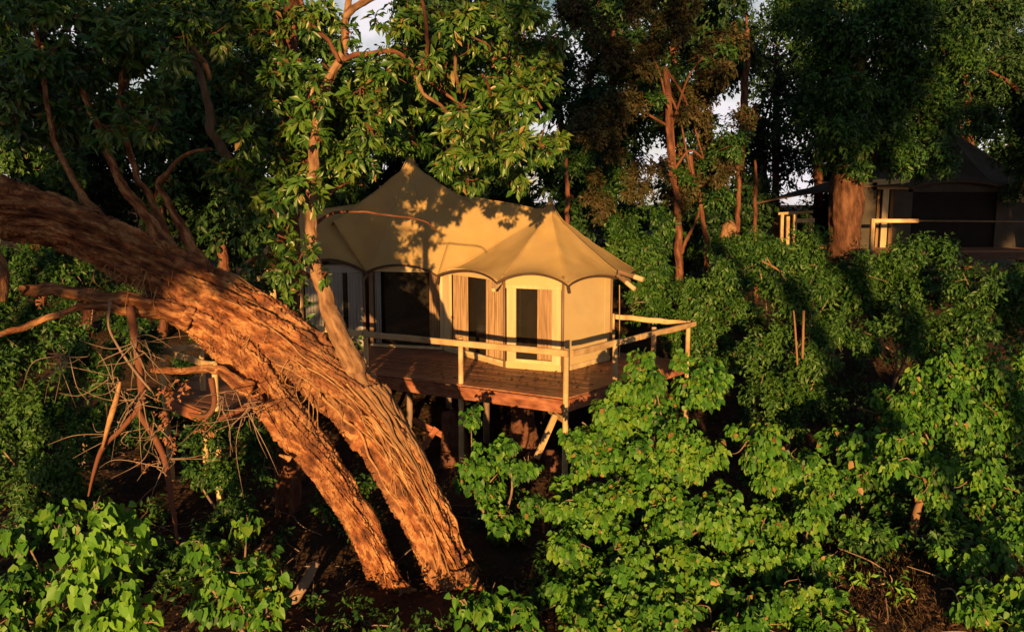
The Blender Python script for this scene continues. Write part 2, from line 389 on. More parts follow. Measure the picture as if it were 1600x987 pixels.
# ------------------------------------------------------------------ deck
def deck():
    K = PZ(885, 622, DECKZ); P1 = PZ(723, 598, DECKZ); P0 = PZ(576, 582, DECKZ)
    RZ = DECKZ + 1.0
    R3 = PZ(1022, 512, RZ); R4 = PZ(1076, 502, RZ); RB = PZ(958, 491, RZ); LL = PZ(254, 543, RZ); LF = PZ(334, 566, RZ); LB = PZ(313, 536, RZ)
    d = nrm(P0 - K); PL = P0 + d * 1.6
    pol = [K, R4, RB + (RB - R4) * .3, np.array([0, 25.5, 0]), np.array([-8, 25, 0]), LL, LF, PL]
    pol = [np.array(p[:2]) for p in pol]
    root = thing('timber_deck', 'raised reddish timber deck with pale pole railings carrying the canvas tent', 'deck', (K[0] - 2, K[1] + 4, 0))
    t = d[:2]; n = np.array([-t[1], t[0]])
    if n[1] < 0: n = -n
    def clip(poly, nn, c):            # keep p.nn >= c
        out = []
        for i in range(len(poly)):
            a, b = poly[i], poly[(i + 1) % len(poly)]; da, db = a @ nn - c, b @ nn - c
            if da >= 0: out.append(a)
            if da * db < 0: out.append(a + (b - a) * da / (da - db))
        return out
    pw = .15
    vals = [p @ n for p in pol]; v = min(vals)
    while v < max(vals) - .02:
        q = clip(clip(pol, n, v + .006), -n, -(v + pw - .006)); 
        if len(q) >= 3:
            dz = random.uniform(-.004, .004); m = len(q)
            V = [(p[0], p[1], DECKZ + dz) for p in q] + [(p[0], p[1], DECKZ - .035 + dz) for p in q]
            ar = sum(q[i][0] * q[(i + 1) % m][1] - q[(i + 1) % m][0] * q[i][1] for i in range(m))
            f = list(range(m)); b = [2 * m - 1 - i for i in range(m)]
            if ar < 0: f = f[::-1]; b = b[::-1]
            mesh_np('deck_plank', V, [f, b] + [[i, (i + 1) % m, m + (i + 1) % m, m + i][::(-1 if ar > 0 else 1)] for i in range(m)], M['deck'], root)
        v += pw
    out = np.array([n[0], n[1], 0]) * -1
    # edge beam, bright nosing strip
    PLz = PL + 0
    def beam(a, b, zt, h, th, m, name, push=0, side=None, label=None):
        a = np.array(a); b = np.array(b); dd = nrm((b - a)[:2]); sd = np.array([dd[1], -dd[0], 0])
        if side is not None and sd @ side < 0: sd = -sd
        a = np.r_[a[:2], zt - h / 2] + sd * push; b = np.r_[b[:2], zt - h / 2] + sd * push
        mb = MB(); mb.bar(a, b, th, h); return mb.build(name, m, root, bevel=.006, label=label)
    beam(K, (K + P0) / 2 * [1, 1, 1], DECKZ - .045, .27, .07, M['beam'], 'edge_beam', .0, out)
    beam((K + P0) / 2 + d * .01, PLz, DECKZ - .05, .27, .07, M['beam'], 'edge_beam', .0, out)
    rgt = np.array([1, -.6, 0]); cen = np.array([-1, 20, 0])
    beam(K + nrm(R4 - K) * .05, R4, DECKZ - .045, .25, .07, M['beam'], 'edge_beam', -.02, rgt)
    beam(LL, LF, DECKZ - .045, .22, .06, M['beam'], 'edge_beam', 0, np.array([-1, -1, 0]))
    beam(LF, PLz, DECKZ - .045, .22, .06, M['beam'], 'edge_beam', 0, np.array([1, -1, 0]))
    inn = -out
    for k in range(1, 6):              # joists under the deck
        a = K + inn * 1.1 * k + d * .3; b = a + d * 5.5
        beam(a, b, DECKZ - .05, .2, .09, M['beam'], 'joist')
    # posts
    def post(p, top, w_=.12, m='rail_wood', zb=None):
        zb = float(gz(p[0], p[1])) - .15 if zb is None else zb
        mb = MB(); lean = RNG.normal(0, .012, 2)
        mb.tube([(p[0] + lean[0] * 2, p[1] + lean[1] * 2, zb), (p[0], p[1], (zb + top) / 2), (p[0] - lean[0], p[1] - lean[1], top)], [w_ * .52, w_ * .5, w_ * .47], 10, .06)
        return mb.build('post', M[m], root, smooth=True)
    off = out * .07
    posts = [K + off * .5, P1 + off, P0 + off]
    for p in posts: post(p, RZ + .02)
    R2 = K + (R3 - K) * .5; ro = nrm(np.array([R4[1] - K[1], K[0] - R4[0], 0])) * .07
    for p in (PZ(963, 532, RZ), R3, R4): post(p, RZ + .02)
    for p in (RB, LL, LF, LB): post(p, RZ + .02)
    # rails: flattened poles
    def rail(a, b, th=.07, h=.13):
        a = np.r_[np.array(a)[:2], RZ - .06]; b = np.r_[np.array(b)[:2], RZ - .06]
        nseg = 8; sd = nrm(np.cross(b - a, (0, 0, 1))); V = []; Fc = []
        prof = [(-.5, -.42), (-.3, -.5), (.3, -.5), (.5, -.42), (.5, .4), (.3, .5), (-.3, .5), (-.5, .4)]
        for i in range(nseg + 1):
            s = i / nseg; c = a + (b - a) * s + RNG.normal(0, .007, 3); k = 1 + RNG.normal(0, .04)
            for x, z in prof: V.append(c + sd * x * th * k + np.array([0, 0, z * h * k]))
        for i in range(nseg):
            for j in range(8): Fc.append([i * 8 + j, i * 8 + (j + 1) % 8, (i + 1) * 8 + (j + 1) % 8, (i + 1) * 8 + j])
        Fc += [[7 - j for j in range(8)], [nseg * 8 + j for j in range(8)]]
        mesh_np('rail', V, Fc, M['rail_wood'], root)
    fo = out * .15
    rail(K + fo - d * .1, P0 + fo); rail(P0 + fo + d * .01, PL + fo + d * .2)
    rs = nrm(np.cross(R4 - K, (0, 0, 1))) * .13
    rail(K + rs, (K + R4) / 2 + rs); rail((K + R4) / 2 + rs + nrm(R4 - K) * .01, R4 + rs + nrm(R4 - K) * .1); rail(R4, RB); rail(LL, LF); rail(LL, LB); 
    # under-deck struts and dark inner posts
    for px, Y in ((640, 19.5), (760, 19), (930, 18.2), (830, 20), (560, 20.5), (700, 21)):
        post(P(px, 600, Y), DECKZ - .05, .16, 'bark_grey')
    def brace(a, b, m='rail_wood', th=.13):
        mb = MB(); mb.bar(a, b, .06, th); mb.build('brace', M[m], root, bevel=.006)
    brace(P(868, 648, 16.6), P(838, 716, 16.4)); brace(P(858, 640, 17.2), P(882, 656, 16.2))
    brace(P(645, 655, 17.5), P(712, 690, 17.5), 'beam'); brace(P(682, 668, 17.4), P(660, 700, 17.3), 'beam')
deck()

# ------------------------------------------------------------------ tent
def roof(name, root, peak, cor, arches, m, pw=1.4, sag=.12, nt_=26, ns=14, trimm='trim', label=None):
    """peak xyz, corners list xyz closed loop, arch rise per side"""
    k = len(cor); V = []; Fc = []; cols = k * ns
    for i in range(k):
        a, b = np.array(cor[i]), np.array(cor[(i + 1) % k])
        for s in range(ns):
            u = s / ns; e = a * (1 - u) + b * u; q = 4 * u * (1 - u); h = arches[i]
            ctr = (np.array(peak)[:2] - e[:2]); 
            for j in range(nt_ + 1):
                t = j / nt_
                xy = peak[:2] + (e[:2] - np.array(peak)[:2]) * t + ctr * .06 * q * t ** 2 * (1 if h else 0)
                z = e[2] + (peak[2] - .26 - e[2]) * (1 - t) ** pw + .26 * math.exp(-t / .04) + h * q ** .8 * t ** 3 - sag * q * 4 * t * (1 - t)
                z += .05 * float(fbm(np.array([xy[0] * 1.6, xy[1] * 1.6, z * 1.6]), 3)) * min(1, 4 * (1 - t)) * min(1, t * 6)
                V.append((xy[0], xy[1], z))
    n1 = nt_ + 1
    for c in range(cols):
        d = (c + 1) % cols
        for j in range(nt_): Fc.append([c * n1 + j, c * n1 + j + 1, d * n1 + j + 1, d * n1 + j])
    o = mesh_np(name, V, Fc, m, root, smooth=True, label=label)
    so_ = o.modifiers.new('thickness', 'SOLIDIFY'); so_.thickness = .012; so_.offset = -1
    # valance hems, one per arched side
    V = np.array(V)
    for i in range(k):
        mb = MB(); sp_ = V[(i * ns) * n1:(i * ns) * n1 + n1:3]; mb.tube(sp_ + [0, 0, .004], [.008] * len(sp_), 5); mb.build('seam', m, o, smooth=True)
    for i in range(k):
        if not arches[i]: continue
        ids = [((i * ns + s) % cols) * n1 + nt_ for s in range(ns + 1)]
        e = V[ids]; c = np.array([peak[0], peak[1], 0]); inw = nrm((c - e) * [1, 1, 0])
        A = e + inw * -.012 + [0, 0, .012]; B_ = e + inw * .0 + [0, 0, -.05]; C_ = e + inw * .035 + [0, 0, -.05]; D_ = e + inw * .035 + [0, 0, .0]
        VV = np.concatenate([A, B_, C_, D_]); n2 = ns + 1; ff = []
        for s in range(ns):
            for r in range(3): ff.append([r * n2 + s, r * n2 + s + 1, (r + 1) * n2 + s + 1, (r + 1) * n2 + s])
        mesh_np('valance', VV, ff, M[trimm], o)
    return V
def tent():
    zd = DECKZ + .004
    w = {k: PZ(*p, zd) for k, p in dict(a=(478, 546), b=(574, 541), c=(694, 547), d=(790, 574), e=(878, 581), f=(951, 562)).items()}
    PR = P(860, 313, 20.3); PM = P(640, 240, 22.3); PLp = P(470, 318, 21.8)
    root = thing('safari_tent', 'tan canvas safari tent with two pointed roof peaks and arched doorways on the deck', 'tent', (PM[0], PM[1] - 1, zd))
    Hw = 2.2
    def outn(a, b):
        t = nrm((b - a) * [1, 1, 0]); n = np.cross(t, (0, 0, 1)); return t, (n if n[1] < 0 else -n)
    def ob(mb, a, t, n, u0, u1, z0, z1, d0, d1):
        c = a + t * (u0 + u1) / 2 + np.array([0, 0, (z0 + z1) / 2]) + n * (d0 + d1) / 2
        mb.box(c, t * (u1 - u0) / 2, n * (d1 - d0) / 2, np.array([0, 0, (z1 - z0) / 2]))
    def piece(nm, m, a, t, n, u0, u1, z0, z1, d0, d1, bev=.004, label=None):
        mb = MB(); ob(mb, a, t, n, u0, u1, z0, z1, d0, d1); return mb.build(nm, M[m], root, bevel=bev, label=label)
    def header(a, t, n, l, z0, m, arch=.1, base=-.03):
        k = 16; V = []
        for i in range(k + 1):
            s_ = i / k; zt = Hw + base + arch * (4 * s_ * (1 - s_)) ** .8
            for dd in (-.02, .02): V += [a + t * l * s_ + n * dd + np.array([0, 0, z0]), a + t * l * s_ + n * dd + np.array([0, 0, zt])]
        Fc = []
        for i in range(k):
            o_ = 4 * i; Fc += [[o_ + 2, o_ + 6, o_ + 7, o_ + 3], [o_ + 4, o_, o_ + 1, o_ + 5], [o_ + 1, o_ + 3, o_ + 7, o_ + 5]]
        mesh_np('canvas_wall', V, Fc, M[m], root)
    def curtain(a, t, n, u0, u1, z0, z1, d, m='curtain', pinch=0):
        k = 60; V = []; Fc = []; ph = random.uniform(0, 6)
        for i in range(k + 1):
            s = i / k; fold = .022 * math.sin(s * (u1 - u0) * 70 + ph) + .012 * math.sin(s * (u1 - u0) * 161 + ph * 2)
            for j in range(9):
                r = j / 8; u = u0 + (u1 - u0) * s; u = u + pinch * (4 * r * (1 - r)) * (s if pinch < 0 else 1 - s)
                V.append(a + t * u + n * (d + fold * (.5 + .5 * (1 - r))) + np.array([0, 0, z0 + (z1 - z0) * r]))
        for i in range(k):
            for j in range(8): Fc.append([i * 9 + j, (i + 1) * 9 + j, (i + 1) * 9 + j + 1, i * 9 + j + 1])
        mesh_np('curtain', V, Fc, M[m], root, smooth=True)
    # side A: cloth panels with their shade put into the grey
    a, b = w['a'], w['b']; t, n = outn(a, b); l = np.linalg.norm(b - a)
    piece('canvas_wall', 'shaded_grey_cloth', a, t, n, 0, l, 0, .22, -.02, .02); header(a, t, n, l, Hw - .15, 'shaded_grey_cloth')
    for u0, u1 in ((.02, .3), (.38, .62), (.70, .97)): curtain(a, t, n, l * u0, l * u1, .22, Hw - .15, .0, 'shaded_grey_cloth')
    piece('screen', 'screen', a, t, n, 0, l, .22, Hw - .15, -.16, -.13)
    # side B: wide dark opening
    a, b = w['b'], w['c']; t, n = outn(a, b); l = np.linalg.norm(b - a)
    piece('door_frame', 'pole', a, t, n, .1, .22, .1, Hw, -.03, .03); header(a, t, n, l, Hw - .12, 'wall_canvas')
    piece('door_sill', 'pale_wood', a, t, n, .1, l - .02, .02, .09, -.04, .05); piece('screen', 'screen', a, t, n, .2, l, .09, Hw - .12, -.2, -.17)
    curtain(a, t, n, l - .42, l - .12, .1, Hw - .12, -.06); piece('door_frame', 'pale_wood', a, t, n, l - .1, l - .01, .05, Hw, -.03, .03)
    curtain(a, t, n, .24, .42, .1, Hw - .12, -.06, 'shaded_grey_cloth')
    # side C: curtained doorway
    a, b = w['c'], w['d']; t, n = outn(a, b); l = np.linalg.norm(b - a)
    header(a, t, n, l, Hw - .13, 'wall_canvas'); piece('canvas_wall', 'wall_canvas', a, t, n, 0, l, .0, .1, -.02, .02)
    piece('door_frame', 'pale_wood', a, t, n, .03, l * .13, .1, Hw - .13, -.03, .035)
    piece('door_sill', 'pale_wood', a, t, n, l * .13, l - .05, .1, .16, -.04, .05)
    piece('screen', 'screen', a, t, n, l * .1, l, .1, Hw - .13, -.2, -.17)
    curtain(a, t, n, l * .14, l * .40, .16, Hw - .14, -.05); curtain(a, t, n, l * .69, l * .97, .16, Hw - .14, -.05)
    # side D: framed glass door
    a, b = w['d'], w['e']; t, n = outn(a, b); l = np.linalg.norm(b - a)
    header(a, t, n, l, Hw - .28, 'wall_canvas'); piece('canvas_wall', 'wall_canvas', a, t, n, 0, l, .0, .16, -.02, .02)
    piece('door_frame', 'pale_wood', a, t, n, .04, l * .19, .16, Hw - .28, -.03, .03); piece('door_frame', 'pale_wood', a, t, n, l * .83, l - .03, .16, Hw - .28, -.03, .03)
    piece('door_frame', 'pale_wood', a, t, n, .04, l - .03, Hw - .279, Hw - .2, .021, .04)
    piece('door_sill', 'pale_wood', a, t, n, l * .19, l * .83, .16, .24, -.04, .05)
    piece('screen', 'screen', a, t, n, l * .1, l * .95, .2, Hw - .28, -.16, -.13)
    curtain(a, t, n, l * .55, l * .83, .24, Hw - .28, -.06)
    # side E: plain canvas, and the hidden back sides
    a, b = w['e'], w['f']; t, n = outn(a, b); l = np.linalg.norm(b - a)
    piece('canvas_wall', 'wall_canvas', a, t, n, .02, l * .87, .0, Hw - .05, -.02, .02, label='plain tan canvas wall with a vertical seam')
    piece('canvas_wall', 'wall_canvas', a, t, n, l * .872, l, .0, Hw - .05, -.016, .024); header(a, t, n, l, Hw - .05, 'wall_canvas', .12)
    piece('skirting', 'pale_wood', a, t, n, .02, l, .0, .12, .025, .05)
    cR = PR[:2]; bk = []
    g1 = np.r_[2.55, 21.4, zd]; g2 = np.r_[0.9, 23.2, zd]; g3 = np.r_[-2.8, 24.6, zd]; g4 = np.r_[-6.3, 24.0, zd]; g5 = np.r_[-6.9, 21.6, zd]
    for p, q in ((w['f'], g1), (g1, g2), (g2, g3), (g3, g4), (g4, g5), (g5, w['a'])):
        t = nrm((q - p)); n = np.cross(t, (0, 0, 1)); piece('canvas_wall', 'wall_canvas', p, t, n, 0.02, np.linalg.norm(q - p) - .02, 0, Hw - .02, -.02, .02)
    # corner poles and stub ends under the eaves
    for k_ in 'abcdef':
        mb = MB(); p = w[k_] + nrm((w[k_] - np.r_[PM[:2] if k_ in 'ab' else PR[:2], zd]) * [1, 1, 0]) * .05
        mb.tube([p, p + [0, 0, Hw + .05]], [.032, .03], 8); mb.build('pole', M['pole'], root, smooth=True)
    mb = MB(); mb.tube([P(968, 560, 18.9), P(968, 445, 18.7)], [.012, .012], 6); mb.build('guy_rope', M['curtain'], root)
    # roofs
    def ev(px, py, key, o=.28):
        c = w[key]; return P(px, py, c[1] - o)
    E0 = P(405, 402, 20.6); E1 = ev(482, 412, 'a'); E2 = ev(572, 425, 'b', .15); E3 = ev(683, 430, 'c', .15); E4 = ev(776, 441, 'd'); E5 = ev(888, 446, 'e'); E6 = ev(986, 441, 'f', .2)
    ze = 4.0
    RM = P(722, 306, 21.6); RL = P(575, 318, 22.2)
    b1 = np.r_[3.5, 21.4, ze - .05]; b2 = np.r_[1.0, 23.5, ze]; b3 = np.r_[-1.1, 23.2, 5.2]
    roof('canvas_roof', root, PR, [E3, E4, E5, E6, b1, b2, b3, RM], [.2, .24, .2, .15, .15, 0, 0, 0], M['canvas'], 1.12, sag=.05, label='smaller pointed canvas roof over the curved bay')
    m1 = np.r_[-.5, 21.4, 5.05]; m2 = np.r_[-1.2, 24.6, ze]; m3 = np.r_[-4.4, 24.8, ze]; 
    roof('canvas_roof', root, PM, [E2, E3, P(790, 345, 20.9), np.r_[.2, 23, 4.6], m2, m3, np.r_[-5.6, 23.2, 4.6], P(520, 345, 21.6)], [.24, 0, 0, 0, .15, 0, 0, 0], M['canvas'], 1.1, sag=.06, label='tall main canvas roof peak')
    l1 = np.r_[-7.6, 22.2, ze]; l2 = np.r_[-5.6, 24.2, ze]
    roof('canvas_roof', root, PLp, [E0, E1, E2, RL, l2, l1], [.18, .22, 0, 0, 0, .15], M['canvas'], 1.15, sag=.06, label='low left canvas roof behind the tree trunk')
    for pk in (PR, PM):
        mb = MB(); mb.tube([pk - [0, 0, .1], pk + [0, 0, .05]], [.07, .045], 10); mb.build('roof_cap', M['canvas'], root, smooth=True)
    # pole stubs poking out
    def stub(a, b, r, m, lab=None):
        mb = MB(); mb.tube([a, b], [r, r], 8); mb.build('eave_pole', M[m], root, label=lab)
    stub(E4 + [0.1, .3, -.02], E4 + [-.07, -.2, -.16], .045, 'pale_wood'); stub(E5 + [0, .2, .0], E5 + [.02, -.02, -.16], .04, 'trim')
    stub(E3 + [.05, .2, .0], E3 + [.0, -.1, -.2], .04, 'trim'); stub(E2 + [.05, .2, .0], E2 + [-.05, -.1, -.2], .04, 'pole')
    q1, q2 = P(967, 424, 19.0), P(1005, 437, 18.7); stub(q1, q1 * .35 + q2 * .65, .06, 'pole'); stub(q1 * .36 + q2 * .64, q2, .062, 'pale_wood')
    q1, q2 = P(965, 430, 18.9), P(992, 452, 18.6); stub(q1, q1 * .5 + q2 * .5, .05, 'pole'); stub(q1 * .5 + q2 * .5, q2, .055, 'pale_wood')
    return root
tent()

# ------------------------------------------------------------------ second tent, far right
def tent2():
    Yb = 28.0
    D0 = P(1362, 392, Yb); zd = D0[2]
    rd = thing('far_deck', 'second timber deck with pale railing standing in deep shade at far right', 'deck', (D0[0] + 4, Yb + 3, 0))
    X0, X1 = P(1195, 390, 31)[0], D0[0] + 8
    for i in range(28):
        y = Yb + .16 * i; x0 = D0[0] - .2 if y < 30.3 else X0
        mb = MB(); mb.box(((x0 + X1) / 2, y, zd - .02 + random.uniform(-.004, .004)), ((X1 - x0) / 2, 0, 0), (0, .074, 0), (0, 0, .02)); mb.build('deck_plank', M['deck'], rd)
    def b(nm, a, c, wd, h, m): 
        mb = MB(); mb.bar(a, c, wd, h); return mb.build(nm, M[m], rd, bevel=.008)
    b('edge_beam', (D0[0] - .2, Yb - .1, zd - .16), (D0[0] + 1.1, Yb - .1, zd - .16), .06, .26, 'beam'); b('edge_beam', (D0[0] + 1.11, Yb - .1, zd - .16), (X1, Yb - .1, zd - .16), .06, .26, 'trim')  # rest of the beam gets the dark trim colour to stand for shade
    A = P(1365, 345, Yb); b('rail', A, A + [1.55, 0, 0], .08, .13, 'rail_wood')
    mb = MB(); mb.tube([A + [1.5, 0, 0], A + [8, 0, -.05]], [.028, .028], 6); mb.build('rail', M['pole'], rd, label='thin dark rail')
    for dx in (0.0,): b('post', (A[0] + dx, Yb + .06, zd - 2), (A[0] + dx, Yb + .06, A[2] + .07), .13, .13, 'rail_wood')
    for px, y0, y1, Y in ((1222, 335, 372, 31.0), (1231, 338, 376, 30.6), (1242, 335, 395, 30.2), (1266, 336, 372, 31.5)):
        q0, q1 = P(px, y0, Y), P(px, y1, Y); b('post', q1 - [0, 0, .8], q0, .12, .12, 'rail_wood')
    b('rail', P(1242, 345, 30.1), P(1272, 344, 30.4), .08, .14, 'rail_wood'); b('rail', P(1216, 334, 31.2), P(1270, 331, 31.2), .08, .1, 'rail_wood')
    rt = thing('far_tent', 'dark canvas tent in shade behind the large tree trunk at far right', 'tent', (D0[0] + 3.5, Yb + 4, zd))
    Yw = 30.4
    def wq(nm, px0, px1, py0, py1, Y, m, th=.05):
        a = P(px0, py0, Y); c = P(px1, py1, Y); mb = MB(); mb.box((a + c) / 2, ((c[0] - a[0]) / 2, 0, 0), (0, th / 2, 0), (0, 0, abs(a[2] - c[2]) / 2)); return mb.build(nm, M[m], rt)
    wq('canvas_wall', 1335, 1364, 285, 391, Yw, 'shaded_canvas'); wq('screen', 1364, 1398, 296, 391, Yw + .12, 'far_screen')
    def cur(px0, px1):
        a, c = P(px0, 391, Yw), P(px1, 297, Yw); V = []; Fc = []
        for i in range(31):
            x = a[0] + (c[0] - a[0]) * i / 30; y = Yw + .03 * math.sin(i * 1.3)
            V += [(x, y, a[2]), (x, y, c[2])]
        for i in range(30): Fc.append([2 * i, 2 * i + 2, 2 * i + 3, 2 * i + 1])
        mesh_np('curtain', V, Fc, M['curtain'], rt, smooth=True)
    cur(1366, 1376); cur(1386, 1398)
    wq('door_frame', 1380, 1383, 296, 391, Yw - .03, 'pale_wood', .08)
    wq('canvas_wall', 1364, 1420, 280, 296, Yw, 'wall_canvas'); wq('canvas_wall', 1398, 1420, 296, 391, Yw, 'shaded_canvas')  # sunlit strip keeps the pale canvas, the rest the shaded colour
    wq('screen', 1420, 1560, 300, 391, Yw + .1, 'far_screen'); wq('canvas_wall', 1420, 1560, 285, 300, Yw, 'shaded_canvas'); wq('canvas_wall', 1560, 1640, 285, 391, Yw, 'shaded_canvas')
    wq('canvas_wall', 1568, 1606, 303, 316, Yw - .3, 'wall_canvas')
    pk = P(1480, 190, 33); e = [P(1180, 318, 30.8), P(1300, 300, 30), P(1425, 292, 29.9), P(1560, 290, 29.9), P(1660, 296, 30.5), np.r_[P(1660, 296, 36)], np.r_[P(1250, 296, 36)]]
    roof('canvas_roof', rt, pk, e, [.15, .15, .2, .2, .15, 0, 0], M['shaded_canvas'], 1.3)
tent2()

# ------------------------------------------------------------------ the leaning giant
def bark_tube(pts, rad, n, m, amp=.09, seed=0, along=.35, flare=None):
    C, R = spline(pts, rad, n); T, U, Wv = frames(C)
    if R.mean() < .2:
        fq = 2.2; w_ = min(.1, R.mean() * 2.2) * np.stack([fbm(C * fq + 7.7 * q_ + seed, 3) for q_ in range(3)], -1)
        C = C + w_; T, U, Wv = frames(C)
    s = np.r_[0, np.cumsum(np.linalg.norm(np.diff(C, axis=0), axis=1))]
    a = np.linspace(0, 2 * math.pi, m, endpoint=False)
    A_, S_ = np.meshgrid(a, s); Rm = R.mean()
    seed_i = int(seed * 7) % 997
    Aw = A_ + .35 * S_ / (Rm * 4)                         # slow spiral of the grain
    def q(fa, fs, o): return np.stack([np.cos(Aw) * fa + seed, np.sin(Aw) * fa + seed * 2, S_ * fs + o], -1)
    warp = fbm(q(1.6, .9, 3), 3) * .9
    def rid(fa, fs, o):
        p = q(fa, fs, o); p[..., 0] += warp; p[..., 1] += warp * .7
        return np.clip(np.abs(noise3(p)) * 2.2, 0, 1) ** .55
    lobes = fbm(q(1.1, .25, 0), 3)
    def cells(wa, wb, o, wp):
        na = max(5, int(round(2 * math.pi * Rm / wa))); x = Aw / (2 * math.pi) * na + wp * fbm(q(3, 1.2 * along / .35, o + 5), 3) * 2; y = S_ / wb + wp * fbm(q(3, 1.2 * along / .35, o + 9), 3) * 2
        ix = np.floor(x).astype(np.int64); iy = np.floor(y).astype(np.int64)
        f1 = np.full(x.shape, 9.); f2 = np.full(x.shape, 9.); hv = np.zeros(x.shape); tl = np.zeros(x.shape)
        for p_ in (-1, 0, 1):
            for q_ in (-1, 0, 1):
                jx = (ix + p_) % na; jy = iy + q_; z0 = jx * 0 + o
                cx = ix + p_ + .5 + .42 * hsh(jx, jy, z0); cy = jy + .5 + .45 * hsh(jx, jy, z0 + 1)
                dd = np.hypot(x - cx, (y - cy)); 
                cl_ = dd < f1; f2 = np.where(cl_, f1, np.minimum(f2, dd)); hv = np.where(cl_, hsh(jx, jy, z0 + 2), hv)
                tl = np.where(cl_, (x - cx) * hsh(jx, jy, z0 + 3) + (y - cy) * hsh(jx, jy, z0 + 4), tl); f1 = np.where(cl_, dd, f1)
        return sst(.0, .2, f2 - f1) * (.75 + .35 * hv) + .45 * tl
    sc1 = min(1, Rm / .45)
    h = .5 * cells(.09 * sc1, .95 * sc1, 11 + seed_i, .8) + .34 * cells(.04 * sc1, .42 * sc1, 41 + seed_i, .6) + .8 * rid(1.7, along * .45, 9) + .85 * rid(4.6, along * .6, 27) + .5 * rid(10, along * 1.3, 63) + .3 * fbm(q(34, 16, 40), 3) - 1.15
    knot = np.clip(fbm(q(1.8, 1.1, 60), 2) - .22, 0, 1) * 1.6
    d = R[:, None] * (1 + .3 * lobes + amp * (h - .45) + .3 * knot)
    if flare is not None:
        for gi in range(9):
            th = gi * .698 + 1.1 * noise3(np.stack([S_ * .35, S_ * 0 + gi * 3.1, S_ * 0 + seed], -1)) + .12 * noise3(np.stack([S_ * 2.2, S_ * 0 + gi * 5.7, S_ * 0], -1))
            da = (A_ - th + math.pi) % (2 * math.pi) - math.pi
            on = sst(-.15, .25, noise3(np.stack([S_ * .55 + gi * 9, S_ * 0 + gi, S_ * 0 + seed], -1)))
            d = d - R[:, None] * .24 * on * np.exp(-(da / .055) ** 2)
        d = d * flare(S_, A_)
    d[0] *= .03; d[-1] *= .03
    V = C[:, None] + d[..., None] * (np.cos(A_)[..., None] * U[:, None] + np.sin(A_)[..., None] * Wv[:, None])
    global GRAIN
    GRAIN = np.stack([np.cos(Aw) * R[:, None], np.sin(Aw) * R[:, None], S_ * .3 + seed], -1).reshape(-1, 3)
    i = np.arange(n * m).reshape(n, m); j = np.roll(i, -1, 1)
    Q = np.stack([i[:-1], j[:-1], j[1:], i[1:]], -1).reshape(-1, 4)
    return V, Q, (C, d, U, Wv)
